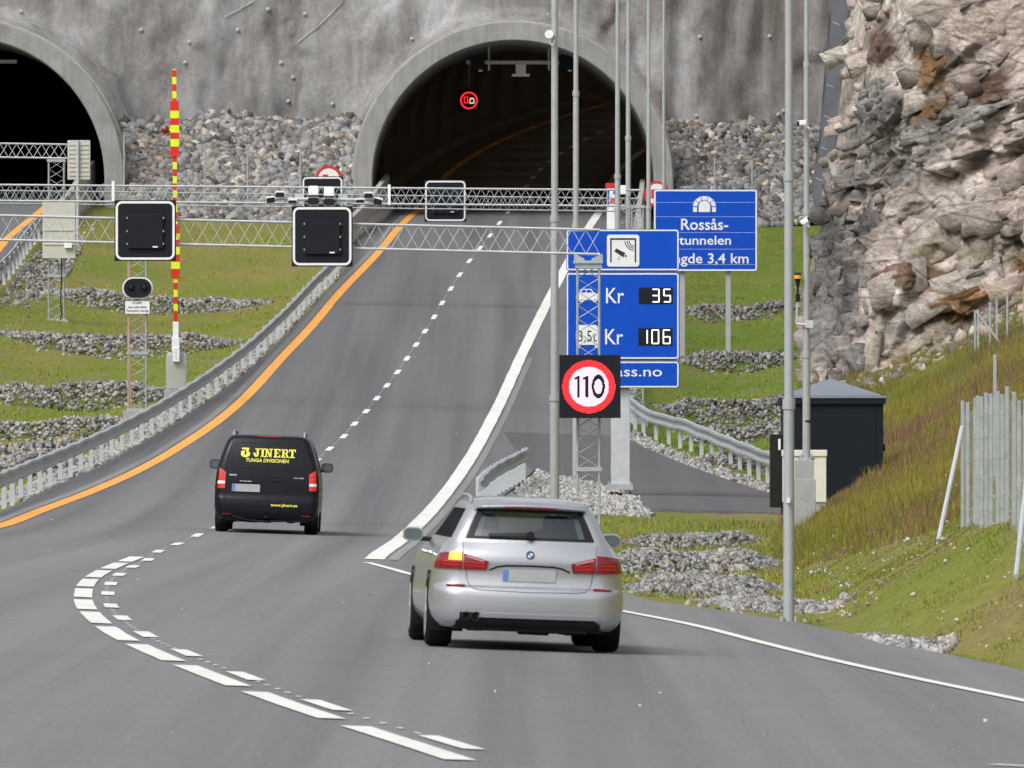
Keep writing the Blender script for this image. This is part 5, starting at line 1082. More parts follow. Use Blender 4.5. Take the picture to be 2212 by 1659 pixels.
b.build('roof_hook', 'blackp', t); b = MB(); qq = R(1909,1912,960,975,YH); b.box(qq[0],qq[1]+.01,YH+.3,YH+.5,qq[2],qq[3]); b.build('handle', 'blackp', t)
b = MB(); qq = R(1695,1700,881,888,YH); b.box(qq[0],qq[1],YH-.028,YH-.02,qq[2],qq[3]); b.build('sticker', 'logoblue', t)
Yc_ = 252.; q = R(1664, 1697, 938, 1086, Yc_); t = thing('side_cabinet', ((q[0]+q[1])/2, Yc_, q[2]), 'narrow black cabinet against the left side of the dark shed', 'cabinet'); b = MB(); b.box(q[0], q[1], Yc_, Yc_+.8, q[2]-.1, q[3]); b.build('body', 'blackp', t, bevel=.01); b = MB(); qq = R(1681,1686,948,972,Yc_); b.box(qq[0],qq[1],Yc_-.02,Yc_-.001,qq[2],qq[3]); b.build('handle', 'wpl', t)
Yc_ = 247.; q = R(1691, 1785, 974, 1085, Yc_); t = thing('cream_cabinet', ((q[0]+q[1])/2, Yc_, q[2]), 'cream electrical cabinet behind the grey block, in front of the shed', 'cabinet'); b = MB(); b.box(q[0], q[1], Yc_, Yc_+.5, q[2], P(0,986,Yc_).z-.002); b.build('body', 'cream', t, bevel=.01)
b = MB(); qq = R(1689,1787,972,986,Yc_); b.box(qq[0],qq[1],Yc_-.03,Yc_+.53,qq[2],qq[3]); b.build('lid', 'cream', t, bevel=.015); b = MB(); qq = R(1693,1783,1080,1092,Yc_); b.box(qq[0],qq[1],Yc_+.03,Yc_+.47,qq[2]-.3,qq[3]); b.build('plinth', 'steelc', t)
Yc_ = 240.6; q = R(1718, 1758, 994, 1036, Yc_); t = thing('post_foundation', ((q[0]+q[1])/2, Yc_, q[2]), 'stepped grey block that the camera lamp post rises from', 'foundation'); b = MB(); b.box(q[0], q[1], Yc_, Yc_+.42, q[2], q[3]); b.build('upper_block', 'steelc', t, bevel=.01); b = MB(); qq = R(1716,1762,1035,1125,Yc_); b.box(qq[0],qq[1],Yc_-.06,Yc_+.5,qq[2]-.4,qq[3]-.002); b.build('lower_block', 'steelc', t, bevel=.01)
# red-topped cabinet and wrapped white bags near the right tunnel foot
Yc_ = 430.; s = F/Yc_; q = R(1311, 1334, 403, 445, Yc_); t = thing('info_cabinet', ((q[0]+q[1])/2, Yc_, q[2]), 'cabinet with a red top and blue, white and red sides at the right tunnel foot', 'cabinet')
b = MB(); b.box(q[0], q[1], Yc_, Yc_+.35, float(Zg(q[0], Yc_)), q[3]); b.build('body', 'wpl', t); b = MB(); qq = R(1308,1340,396,406,Yc_); b.box(qq[0],qq[1],Yc_-.03,Yc_+.4,qq[2],qq[3]); b.build('top', 'red', t, bevel=.02)
b = MB(); qq = R(1312,1316,408,446,Yc_); b.box(qq[0],qq[1],Yc_-.008,Yc_,qq[2],qq[3]); qq = R(1325,1333,410,420,Yc_); b.box(qq[0],qq[1],Yc_-.008,Yc_,qq[2],qq[3]); b.build('blue_panel', 'blue', t); b = MB(); qq = R(1318,1331,430,440,Yc_); b.box(qq[0],qq[1],Yc_-.008,Yc_,qq[2],qq[3]); b.build('red_panel', 'red', t)
p = Vector((P(1350,0,415).x, 415, float(Zg(P(1350,0,415).x, 415)))); b = MB(); 
V_, F_ = IV, IF; b.sphere((p.x, 415, p.z+.32), .45, 14, 9, 1.0, .8, .9); b.sphere((p.x+.42, 415.5, p.z+.2), .32, 12, 8)
b.v = [(x+.06*math.sin(9*z+5*x), y_, z+.05*math.sin(11*x+3*z)) for x, y_, z in b.v]
tag(b.build('wrapped_bundle', 'wpl', smooth=False), 'white plastic wrapped bundle behind the small lattice frame', 'bundle')

# ================================================================= FENCES
def fence(posts, hgt, wr, label, wires=(.1,.35,.6,.9), brace=None, mesh=False):
    t = thing('wire_fence', (posts[0][0], posts[0][1], float(Zg(*posts[0][:2]))), label, 'fence', 'steel post fences'); tops = []
    for x, y in posts:
        z = float(Zg(x, y))-.1; hh = hgt*random.uniform(.96, 1.04); b = MB(); b.box(x-wr, x+wr, y-wr*.6, y+wr*.6, z-.2, z+hh); b.build('post', 'galv', t); tops.append((x, y, z, hh))
    b = MB()
    for (x0,y0,z0,h0), (x1,y1,z1,h1) in zip(tops[:-1], tops[1:]):
        for k in wires: b.tube((x0,y0-.03,z0+h0*k), (x1,y1-.03,z1+h1*k), .003, n=4, cap=False)
        if mesh:
            for q in np.arange(.08, 1, .09): b.tube((x0+(x1-x0)*q, y0+(y1-y0)*q-.03, z0+(z1-z0)*q+.05), (x0+(x1-x0)*q, y0+(y1-y0)*q-.03, z0+(z1-z0)*q+h0*.92), .0013, n=3, cap=False)
    b.build('wire', 'galv', t)
    for a, c in brace or (): b = MB(); b.tube(a, c, .03, n=8); b.build('brace', 'galv_l', t)
    return t
xs_ = [2079,2090,2106,2112,2120,2130,2140,2155,2165,2175,2190,2201,2214,2228]; fp = []
for i, u in enumerate(xs_): y = 151-1.55*i; fp.append(((u-U0)*y/F, y))
a = P(2078, 922, 151); g = P(2027, 0, 149.2); g.z = float(Zg(g.x, g.y))
fence(fp, 1.62, .021, 'row of pale fence posts seen end-on at the right edge of the photo', wires=(.05,.15,.25,.38,.52,.68,.84,.98), brace=[((g.x, g.y, g.z), (a.x, 150.9, a.z)), ((P(2195,1142,128).x, 128, float(Zg(P(2195,1142,128).x,128))), (fp[-2][0]+.1, fp[-2][1], float(Zg(*fp[-2]))+1.4))], mesh=True)
fence([((2149-U0)*163/F, 163), (7.1, 159), (7.9, 152)], 1.9, .022, 'single taller fence post with sloping wires above the end-on fence', wires=(.97,.75))
fence([((u-U0)*333/F, 333-.2*k) for k, u in enumerate((2106,2112,2137,2151,2173,2209,2240))], 1.28, .028, 'low wire fence on the grass in front of the rock face near the right edge', wires=(.2,.5,.8,.98), brace=[((P(2108,672,332).x, 332, P(0,672,332).z), (P(2160,735,332).x, 332, P(0,740,332).z))])
for u, v0, v1, lab in ((268,290,392,'far left'),(443,316,398,'second from the left'),(535,330,400,'middle'),(649,322,392,'nearest the tunnel mouth'),(1544,343,420,'left'),(1625,350,420,'right')):
    p = P(u, v1, 462); q = P(u, v0, 462); b = MB(); b.tube((p.x, 462, p.z-.9), (q.x, 462, q.z), .035, n=8)
    side_ = 'between the tunnel mouths' if u < 1000 else 'right of the right tunnel mouth'
    tag(b.build('fence_post', 'galv'), f'thin steel post in front of the boulders {side_}, {lab}', 'post', 'thin posts in front of the boulders')
# ================================================================= VEHICLES (local frame: x right, y forwards, z up, rear bumper at y = 0)
class Shell:
    def __init__(s, rows, cf=.55):
        A = np.array(rows, float); s.z = A[:, 0]; s.A = A; s.cf = cf
    def par(s, z): return [np.interp(z, s.z, s.A[:, k]) for k in range(1, 6)]
    def S(s, t, z):
        w, r, f, c, b_ = s.par(z); sg = 1 if t >= 0 else -1; a = abs(t); y1 = r+b_*((w-c)/w)**2; cy = c*1.15; cf = min(s.cf, w-.05)
        if a <= 1: x = a*(w-c); y = r+b_*(x/w)**2
        elif a <= 2: q = (a-1)*math.pi/2; x = w-c+c*math.sin(q); y = y1+cy*(1-math.cos(q))
        elif a <= 3: x = w; y = y1+cy+(a-2)*(f-cf-y1-cy)
        elif a <= 4: q = (a-3)*math.pi/2; x = w-cf*(1-math.cos(q)); y = f-cf+cf*math.sin(q)
        else: x = (w-cf)*(5-a); y = f
        return Vector((sg*x, y, z))
    def s_of(s, x, z):
        w, r, f, c, b_ = s.par(z); sg = 1 if x >= 0 else -1; a = abs(x)
        if a <= w-c: return sg*a/(w-c)
        return sg*(1+math.asin(min(1, (a-(w-c))/c))*2/math.pi)
    def on(s, t, z, d=0.):
        p = s.S(t, z)
        if not d: return p
        e = 1e-3; a = s.S(t+e, z)-s.S(t-e, z); c = s.S(t, z+.004)-s.S(t, z-.004); n = a.cross(c)
        if n.length == 0: return p
        n.normalize()
        if n.y > 0 and abs(t) < 2 or (n.x*p.x < 0 and 1.5 < abs(t) < 3.5): n = -n
        return p+n*d
    def xz(s, x, z, d=0.): return s.on(s.s_of(x, z), z, d)
    def mesh(s, zs, ts, skip=None, only=None, d=0, caps=True):
        b = MB(); n = len(ts); P_ = [[s.on(t, z, d) if d else s.S(t, z) for t in ts] for z in zs]
        for row in P_: b.v += [tuple(p) for p in row]
        for i in range(len(zs)-1):
            for j in range(n):
                k = (j+1) % n; tm = (ts[j]+ts[k])/2 if k else 5.; zm = (zs[i]+zs[i+1])/2; win = skip(tm, zm) if skip else False
                if only is not None:
                    if only(tm, zm): b.f.append((i*n+j, i*n+k, (i+1)*n+k, (i+1)*n+j))
                elif not win: b.f.append((i*n+j, i*n+k, (i+1)*n+k, (i+1)*n+j))
        if caps: b.f += [tuple(range(n-1, -1, -1)), tuple(range((len(zs)-1)*n, len(zs)*n))]
        return b
    def patch(s, b, quad, d=.006, nx=10, nz=4, sp=False, skirt=True):
        """quad: (x,z) corners, bottom left, bottom right, top right, top left; sp: corners are (s,z)"""
        rows = []
        for j in range(nz+1):
            row = []
            for i in range(nx+1):
                u, v = i/nx, j/nz; a = [quad[0][k]*(1-u)*(1-v)+quad[1][k]*u*(1-v)+quad[2][k]*u*v+quad[3][k]*(1-u)*v for k in (0, 1)]
                row.append(s.on(a[0], a[1], d) if sp else s.xz(a[0], a[1], d))
            rows.append(row)
        b.grid(rows)
        if skirt:
            loop = rows[0]+[r[-1] for r in rows[1:]]+rows[-1][-2::-1]+[r[0] for r in rows[-2:0:-1]]; o = len(b.v); n = len(loop)
            b.v += [tuple(p) for p in loop]+[(p.x*.995, p.y+d+.012, p.z) for p in loop]; b.f += [(o+i, o+(i+1) % n, o+n+(i+1) % n, o+n+i) for i in range(n)]
        return b
    def line(s, b, pts, wd=.006, d=.003, closed=False):
        P2 = []
        for (x0, z0), (x1, z1) in zip(pts[:-1], pts[1:]):
            n = max(1, int(math.hypot(x1-x0, z1-z0)/.04)); P2 += [(x0+(x1-x0)*k/n, z0+(z1-z0)*k/n) for k in range(n)]
        P2.append(pts[-1]); rows = []
        for i, (x, z) in enumerate(P2):
            a, e = P2[max(i-1, 0)], P2[min(i+1, len(P2)-1)]; dx, dz = e[0]-a[0], e[1]-a[1]; L = math.hypot(dx, dz) or 1; nx, nz_ = -dz/L*wd/2, dx/L*wd/2
            rows.append([s.xz(x+nx, z+nz_, d), s.xz(x-nx, z-nz_, d)])
        b.grid(rows); return b
def ring_s(nr=9, nc=8, ns=26): 
    h = list(np.linspace(0, 1, nr)[1:])+list(np.linspace(1, 2, nc+1)[1:])+list(np.linspace(2, 3, ns+1)[1:])+list(np.linspace(3, 4, 6)[1:])+list(np.linspace(4, 5, 4)[1:-1])
    return [-q for q in h[::-1]]+[0]+h+[5.]
def project_text(sh, name, s_, x0, x1, z0, z1, mat, parent, d=.004, bold=.0, shear=0):
    o = text_mesh(name, s_, (x0, x1, z0, z1), 0, mat, parent, True, bold=bold, shear=shear)
    for v in o.data.vertices: p = sh.xz(v.co.x, v.co.z, d); v.co = p
    return o
def boolean_cut(o, cutters):
    dg = None
    for c in cutters: m = o.modifiers.new('cut', 'BOOLEAN'); m.operation = 'DIFFERENCE'; m.object = c; m.solver = 'EXACT'
    bpy.context.view_layer.update(); dg = bpy.context.evaluated_depsgraph_get(); me = bpy.data.meshes.new_from_object(o.evaluated_get(dg)); o.modifiers.clear(); o.data = me
    for c in cutters: bpy.data.objects.remove(c)
    me.polygons.foreach_set('use_smooth', [True]*len(me.polygons)); me.set_sharp_from_angle(angle=math.radians(35))
def wheel(parent, x, y, r, wd, side, spokes=10, dark=False):
    t = MB(); prof = [(r*.66, -wd/2), (r*.90, -wd/2), (r*.97, -wd*.42), (r, -wd*.30), (r, wd*.30), (r*.97, wd*.42), (r*.90, wd/2), (r*.66, wd/2)]; n = 36
    t.grid([[(x+e, y+q*math.cos(2*math.pi*k/n), r+q*math.sin(2*math.pi*k/n)) for k in range(n)] for q, e in prof+[prof[0]]], True); w_ = t.build('wheel', 'tyre', parent, local=True, smooth=40)
    b = MB(); xo = x+side*wd*.515
    b.grid([[(xo-side*q2, y+q*math.cos(2*math.pi*k/n), r+q*math.sin(2*math.pi*k/n)) for k in range(n)] for q, q2 in ((r*.70, 0), (r*.67, .004), (r*.64, .03))], True)
    for k in range(spokes):
        a = 2*math.pi*k/spokes; c, s_ = math.cos(a), math.sin(a); vs = []
        for q, h in ((.06, .03), (r*.66, .018)):
            for e in (-1, 1):
                for xx in (0, -.035): vs.append((xo+side*xx, y+q*c-e*h*s_, r+q*s_+e*h*c))
        b.add(vs, [(0,2,6,4),(1,5,7,3),(0,4,5,1),(2,3,7,6),(4,6,7,5)])
    b.tube((xo+side*.005, y, r), (xo-side*.04, y, r), .07, n=14); rm = b.build('rim', 'rim', w_, local=True)
    b = MB(); b.tube((xo-side*.05, y, r), (xo-side*.09, y, r), r*.66, n=24); b.build('brake_disc', 'under', w_, local=True); return w_
def place(root, u, v, Y, yaw, roll):
    p = P(u, v, Y); root.location = (p.x, Y, float(Zroad(p.x, Y))+.005); root.rotation_euler = (0, math.radians(roll), math.radians(yaw))
def plate(sh, x0, x1, z0, z1, parent, d=.012):
    b = MB(); sh.patch(b, [(x0,z0),(x1,z0),(x1,z1),(x0,z1)], d, 6, 1); o = b.build('number_plate', 'plate', parent, local=True); b = MB(); sh.patch(b, [(x0+.004,z0+.004),(x0+(x1-x0)*.11,z0+.004),(x0+(x1-x0)*.11,z1-.004),(x0+.004,z1-.004)], d+.003, 1, 1, skirt=False); b.build('blue_field', 'plateb', o, local=True); return o

# ---------------------------------------------------------------- silver estate car
car_ = thing('estate_car', (0,0,0), 'silver estate car seen from behind with its left indicator lit', 'car')
B = Shell([(.20,.80,.14,4.80,.20,.05),(.245,.85,.05,4.85,.24,.06),(.29,.885,.018,4.88,.28,.075),(.36,.908,.004,4.90,.30,.085),(.45,.914,0,4.90,.31,.09),(.54,.912,.004,4.90,.31,.09),(.575,.908,.022,4.88,.30,.09),(.60,.905,.055,4.86,.28,.085),(.66,.898,.070,4.82,.26,.08),(.76,.884,.070,4.76,.25,.08),(.80,.876,.064,4.72,.25,.08),(.84,.865,.062,4.66,.25,.08),(.88,.850,.070,4.55,.25,.08),(.92,.830,.088,4.40,.24,.08),(.955,.808,.106,4.2,.22,.09),(.985,.786,.122,4.0,.19,.10),(1.005,.768,.135,3.85,.165,.10)])
ts = ring_s(); zs = [.20,.22,.245,.265,.29,.32,.36,.40,.45,.50,.54,.56,.575,.59,.60,.625,.66,.71,.76,.80,.84,.86,.88,.90,.92,.94,.955,.97,.985,.995,1.005]
body = B.mesh(zs, ts).build('body', 'silver', car_, local=True, smooth=35)
cut = []
for y in (1.0, 3.97):
    b = MB(); b.tube((-1.2, y, .335), (1.2, y, .335), .395, n=40); o = b.build('cutter', 'under', base=False); cut.append(o)
boolean_cut(body, cut)
def well(root, y, r, x0, x1, zc_):
    for sx in (-1, 1):
        b = MB(); A = np.radians(np.linspace(-28, 208, 22)); b.grid([[(sx*x, y+r*math.cos(a), zc_+r*math.sin(a)) for a in A] for x in (x0, x1)]); b.add([(sx*x0, y+r*math.cos(a), zc_+r*math.sin(a)) for a in A], [tuple(range(22))]); b.build('wheel_housing', 'under', root, local=True)
b = MB(); b.box(-.56, .56, .12, 4.6, .175, .40); b.box(-.80, .80, 1.45, 3.5, .19, .25); b.box(-.70, .70, .16, .55, .185, .26)
for k in range(16): x = random.uniform(-.5,.5); b.box(x-.07, x+.07, .2+k*.08, .4+k*.08, .145+random.uniform(0,.03), .2)
b.build('underbody', 'under', car_, local=True); well(car_, 1.0, .388, .58, .905, .335); well(car_, 3.97, .388, .58, .905, .335)
b = MB(); B.patch(b, [(-.68,.212),(.68,.212),(.68,.268),(-.68,.268)], .007, 24, 3, skirt=False); B.patch(b, [(-.68,.262),(.68,.262),(.62,.303),(-.62,.303)], .008, 24, 3, skirt=False); b.build('rear_skirt', 'under', car_, local=True)
for sx in (-1, 1):
    for y in (1.0, 3.97): wheel(car_, sx*.795, y, .335, .245, sx)
# bumper strip, seams, lamps
b = MB(); B.patch(b, [(-.47,.305),(.66,.305),(.64,.345),(-.46,.345)], .022, 16, 2); b.build('bumper_strip', 'silver', car_, local=True, smooth=60)
b = MB(); B.line(b, [(-.60,.745),(-.585,.65),(-.565,.60),(-.53,.568),(-.46,.556),(0,.548),(.46,.556),(.53,.568),(.565,.60),(.585,.65),(.60,.745)], .007); B.line(b, [(-.625,.905),(-.63,.96),(-.63,1.0)], .005); B.line(b, [(.625,.905),(.63,.96),(.63,1.0)], .005); b.build('tailgate_gap', 'seamg', car_, local=True)
b = MB(); B.line(b, [(-.38,.745),(-.31,.778),(-.22,.793),(0,.797),(.22,.793),(.31,.778),(.38,.745)], .016, .004); b.build('recess_dark_line', 'seam', car_, local=True)  # dark arched line painted in as the shadow above the plate
b = MB(); B.line(b, [(-.36,.86),(-.1,.868),(.1,.868),(.36,.86)], .004, .002); B.line(b, [(-.9,.47),(-.6,.455),(.6,.455),(.9,.47)], .004, .002); b.build('crease', 'silver', car_, local=True)
for sx in (-1, 1):
    b = MB(); B.patch(b, [(sx*.622,.742),(sx*.405,.742),(sx*.390,.828),(sx*.622,.888)] if sx < 0 else [(.405,.742),(.622,.742),(.622,.888),(.390,.828)], .016, 6, 3)
    so_ = [B.s_of(.63, .75), B.s_of(.90, .76)]; s1 = 1.86
    q = [(sx*s1,.752),(sx*B.s_of(.629,.742),.742),(sx*B.s_of(.629,.905),.908),(sx*(s1-.10),.885)]
    if sx > 0: q = [q[1], q[0], q[3], q[2]]
    B.patch(b, q, .016, 8, 4, sp=True); l = b.build('tail_lamp', 'tail', car_, local=True, smooth=40)
    b = MB()
    for z in (.780, .808): B.line(b, [(sx*.42, z),(sx*.615, z+.008)], .008, .018); B.line(b, [(sx*.64, z+.008),(sx*.80, z+.01)], .008, .018)
    b.build('light_bar', 'tailb', l, local=True)
    b = MB(); B.line(b, [(sx*.43,.826),(sx*.60,.866)], .013, .018); b.build('clear_segment', M_('pink_lens', (.55,.22,.24), .2, 0, 0), l, local=True)
    if sx < 0: b = MB(); B.patch(b, [(-.755,.830),(-.640,.830),(-.640,.902),(-.745,.895)], .019, 4, 3, skirt=False); b.build('lit_indicator', 'amber', l, local=True)
    b = MB(); x0, x1 = sorted((sx*.605, sx*.775)); B.patch(b, [(x0,.580),(x1,.580),(x1,.596),(x0,.596)], .010, 5, 1); b.build('reflector', 'tail', car_, local=True)
plate(B, -.255, .245, .645, .760, car_)
pe = B.xz(0, .893, .012); b = MB(); b.tube(pe+Vector((0,-.004,0)), pe+Vector((0,.02,0)), .041, n=28); e_ = b.build('badge', 'chrome', car_, local=True, smooth=40)
b = MB(); b.tube(pe+Vector((0,-.006,0)), pe+Vector((0,0,0)), .037, n=28); b.tube(pe+Vector((0,-.006,0)), pe+Vector((0,0,0)), .037, n=28); b.build('badge_field', 'ink', e_, local=True)
for a0, mt in ((0,'signw'),(90,'logoblue'),(180,'signw'),(270,'logoblue')):
    b = MB(); pts = [(pe.x, pe.z)]+[(pe.x+.026*math.cos(math.radians(a)), pe.z+.026*math.sin(math.radians(a))) for a in np.linspace(a0, a0+90, 8)]; b.prism(pts, pe.y-.009, pe.y-.0062); b.build('badge_quarter', mt, e_, local=True)
for x in (-.585, -.495): 
    p = B.xz(x, .308, 0); b = MB(); n = 20
    b.grid([[(x+q*math.cos(2*math.pi*k/n), p.y-.03+dy, .308+q*math.sin(2*math.pi*k/n)) for k in range(n)] for q, dy in ((.043,.15),(.043,0),(.036,0),(.034,.12))], True); ex = b.build('exhaust_pipe', 'exh', car_, local=True, smooth=40); b = MB(); b.tube((x, p.y+.04, .308), (x, p.y+.05, .308), .036, n=16); b.build('pipe_mouth', 'under', ex, local=True)
b = MB(); B.patch(b, [(-.65,.262),(-.44,.262),(-.445,.345),(-.645,.345)], .004, 6, 2, skirt=False); b.build('exhaust_recess', 'under', car_, local=True)
# greenhouse
Gh = Shell([(1.00,.772,.140,3.75,.15,.10),(1.035,.748,.158,3.65,.135,.10),(1.12,.704,.205,3.35,.125,.09),(1.22,.656,.270,3.05,.12,.085),(1.30,.614,.335,2.85,.115,.08),(1.36,.576,.395,2.7,.12,.07),(1.385,.550,.430,2.62,.13,.06),(1.405,.515,.490,2.55,.15,.05),(1.420,.455,.60,2.45,.18,.05),(1.432,.36,.80,2.3,.18,.05)], cf=.35)
zg2 = [1.00,1.02,1.038,1.06,1.09,1.12,1.15,1.18,1.21,1.24,1.27,1.295,1.315,1.335,1.36,1.372,1.385,1.396,1.405,1.413,1.420,1.426,1.432]
tg = ring_s(17, 8, 26)
def win(t, z):
    a = abs(t)
    if a < .985 and 1.038 < z < 1.295: return 'r'
    if 1.74 < a < 2.97 and 1.038 < z < 1.315+.0: return 's'
    if a > 3.55 and 1.06 < z < 1.335: return 'f'
    return False
Gh.mesh(zg2, tg, skip=win, caps=False).build('cabin', 'silver', car_, local=True, smooth=40)
b = MB(); w_, r_, f_, c_, bb = Gh.par(1.432); b.grid([[Gh.S(t, 1.432) for t in tg], [Vector((Gh.S(t,1.432).x*.3, 1.5+(Gh.S(t,1.432).y-1.5)*.4, 1.442)) for t in tg]], True); b.f.append(tuple(range(len(tg), 2*len(tg)))); b.build('roof', 'silver', car_, local=True, smooth=True)
Gh.mesh(zg2, tg, only=lambda t, z: win(t, z) == 'r', caps=False, d=-.003).build('rear_window', 'glassr', car_, local=True, smooth=True)
Gh.mesh(zg2, tg, only=lambda t, z: win(t, z) == 's' and t < 0, caps=False, d=-.003).build('side_window', 'glasss', car_, local=True, smooth=True)
Gh.mesh(zg2, tg, only=lambda t, z: win(t, z) == 's' and t > 0, caps=False, d=-.003).build('side_window', 'glasss', car_, local=True, smooth=True)
Gh.mesh(zg2, tg, only=lambda t, z: win(t, z) == 'f', caps=False, d=-.003).build('windscreen', 'glassr', car_, local=True, smooth=True)
b = MB(); zz = (1.036, 1.296)
xb_ = lambda z, k: k*(Gh.par(z)[0]-Gh.par(z)[3])
for (a, c) in ((.98,.885),):
    for sx in (-1, 1): q = [(sx*xb_(1.036,a),1.036),(sx*xb_(1.036,c),1.036),(sx*xb_(1.296,c),1.296),(sx*xb_(1.296,a),1.296)]; q = q if sx < 0 else [q[1],q[0],q[3],q[2]]; Gh.patch(b, q, .003, 3, 8, skirt=False)
Gh.patch(b, [(-.60,1.036),(.60,1.036),(.59,1.062),(-.59,1.062)], .0035, 16, 1, skirt=False); b.build('window_border', 'blackp', car_, local=True)
b = MB(); Gh.line(b, [(-.39,1.062),(-.2,1.070),(0,1.078)], .030, .03); p = Gh.xz(.0, 1.075, .02); b.tube(p, p+Vector((0,-.05,0)), .038, n=14); Gh.line(b, [(-.38,1.050),(0,1.054)], .014, .02); b.build('rear_wiper', 'blackp', car_, local=True)
# spoiler with high brake lamp
b = MB(); rows = []
for x in np.linspace(-.53, .53, 21):
    k = abs(x)/.53; cy = .07*k*k; dz = -.022*k*k; e = max(0, k-.9)*.5; rows.append([(x,.56+cy,1.414+dz-e*.2),(x,.38+cy,1.398+dz-e*.3),(x,.275+cy+e,1.372+dz-e*.5),(x,.262+cy+e,1.352+dz),(x,.272+cy+e,1.332+dz*.6),(x,.40+cy,1.305+dz*.3)])
b.grid(rows); b.build('spoiler', 'silver', car_, local=True, smooth=50)
b = MB(); b.grid([[(x, .256+.07*(x/.555)**2, 1.349-.022*(x/.555)**2-.006*(abs(x)/.25)**4), (x, .262+.07*(x/.555)**2, 1.333-.013*(x/.555)**2)] for x in np.linspace(-.25, .25, 13)]); b.build('high_brake_lamp', 'brakel', car_, local=True)
b = MB(); b.grid([[(x, .285+.07*(x/.555)**2, 1.330-.013*(x/.555)**2), (x, .325+.06*(x/.555)**2, 1.294)] for x in np.linspace(-.505, .505, 13)]); b.build('spoiler_underside', 'blackp', car_, local=True)
for sx in (-1, 1):
    b = MB(); pts = [(sx*.555,.50,1.375),(sx*.548,.58,1.405),(sx*.543,.74,1.428),(sx*.54,1.2,1.442),(sx*.54,1.9,1.444),(sx*.535,2.3,1.435),(sx*.53,2.6,1.39)]; b.path(pts, .013, 8); b.build('roof_rail', 'pole', car_, local=True, smooth=50)
    # door mirror
    mx = sx*.955; b = MB(); P_ = []
    for i, (dy, k) in enumerate(((0,1.0),(.03,1.06),(.08,1.0),(.13,.7),(.15,.3))):
        P_.append([(mx+k*.098*math.copysign(abs(math.cos(a))**.7, math.cos(a)), 3.12+dy, 1.035+k*.064*math.copysign(abs(math.sin(a))**.7, math.sin(a))) for a in np.linspace(0, 2*math.pi, 20, endpoint=False)])
    b.grid(P_, True); b.f.append(tuple(range(19, -1, -1))); b.f.append(tuple(range(80, 100))); mr = b.build('door_mirror', 'silver', car_, local=True, smooth=40)
    b = MB(); pts = [(mx+.088*math.copysign(abs(math.cos(a))**.7, math.cos(a)), 1.035+.055*math.copysign(abs(math.sin(a))**.7, math.sin(a))) for a in np.linspace(0, 2*math.pi, 20, endpoint=False)]; b.prism(pts, 3.112, 3.119); b.build('glass', 'mirror', mr, local=True)
    b = MB(); b.tube((mx-sx*.07, 3.15, .995), (sx*.70, 3.18, .985), .022, n=8); b.build('arm', 'blackp', mr, local=True)
    if sx < 0: b = MB(); b.sphere((mx-.098, 3.14, 1.032), .014); b.build('repeater', 'amber', mr, local=True)
    for y in (1.45, 2.45): b = MB(); b.tube((sx*.85, y, .875), (sx*.885, y+.02, .885), .02, n=8); b.tube((sx*.882, y+.02, .885), (sx*.882, y+.22, .885), .018, n=8); b.sphere((sx*.882, y+.02, .885), .022); b.build('door_handle', 'chrome', car_, local=True, smooth=50)
b = MB(); b.add([(-.018,.95,1.438),(.018,.95,1.438),(0,1.15,1.438),(0,.985,1.487),(0,.96,1.48)], [(0,1,4),(0,4,3,2),(1,2,3,4),(0,2,1)]); b.build('antenna_fin', 'silver', car_, local=True)
# interior
b = MB(); b.box(-.69,.69,.35,3.6,.99,1.004); b.box(-.64,.64,1.25,1.40,1.0,1.10); b.build('parcel_shelf', 'under', car_, local=True)
for x, y in ((-.36,1.32),(.36,1.32),(-.37,2.2),(.37,2.2)):
    b = MB(); b.prism(rrect(x-.13, x+.13, 1.09, 1.245 if y < 2 else 1.26, .05), y, y+.09); 
    if y > 2: b.prism(rrect(x-.22, x+.22, .95, 1.13, .06), y, y+.1)
    b.build('headrest', 'trim', car_, local=True, bevel=.02)
for sx in (-1, 1): b = MB(); b.add([(sx*.47,.30,1.05),(sx*.525,.30,1.05),(sx*.455,.42,1.28),(sx*.41,.42,1.28)], [(0,1,2,3)]); m = b.build('pillar_reflection', 'pillar', car_, local=True); mm = m.modifiers.new('t', 'SOLIDIFY'); mm.thickness = .02  # pale quads painted as the pillar trim's reflection beside the rear window
b = MB(); b.box(-.52,.52,.55,2.6,1.372,1.380); b.build('headliner', 'pillar', car_, local=True)
place(car_, 1139, 1403, 113.1, 3.35, 2.1)

# ---------------------------------------------------------------- black van
van = thing('cargo_van', (0,0,0), 'black delivery van with yellow lettering driving towards the tunnel', 'van')
Vb = Shell([(.24,.85,.10,4.95,.14,.04),(.30,.90,.04,5.0,.16,.05),(.37,.940,.008,5.03,.17,.06),(.45,.957,0,5.05,.17,.06),(.60,.962,.002,5.05,.17,.06),(.64,.962,.012,5.04,.16,.06),(.67,.962,.035,5.0,.15,.05),(.9,.958,.045,4.9,.14,.05),(1.05,.948,.055,4.7,.14,.05),(1.20,.925,.075,4.35,.13,.05),(1.40,.872,.115,4.0,.13,.05),(1.60,.805,.175,3.65,.13,.05),(1.70,.762,.215,3.5,.13,.05),(1.75,.728,.245,3.45,.14,.045),(1.782,.68,.29,3.35,.15,.04),(1.800,.60,.40,3.2,.16,.03),(1.812,.45,.7,3.0,.2,.02)])
zv = [.24,.27,.30,.335,.37,.41,.45,.52,.60,.62,.64,.655,.67,.73,.82,.9,.98,1.05,1.12,1.2,1.3,1.4,1.5,1.6,1.65,1.7,1.725,1.75,1.767,1.782,1.792,1.8,1.806,1.812]
tv = ring_s(9, 8, 20); vb_ = Vb.mesh(zv, tv).build('body', 'vanp', van, local=True, smooth=35)
cut = []
for y in (.98, 4.18): b = MB(); b.tube((-1.2, y, .35), (1.2, y, .35), .42, n=36); cut.append(b.build('cutter', 'under', base=False))
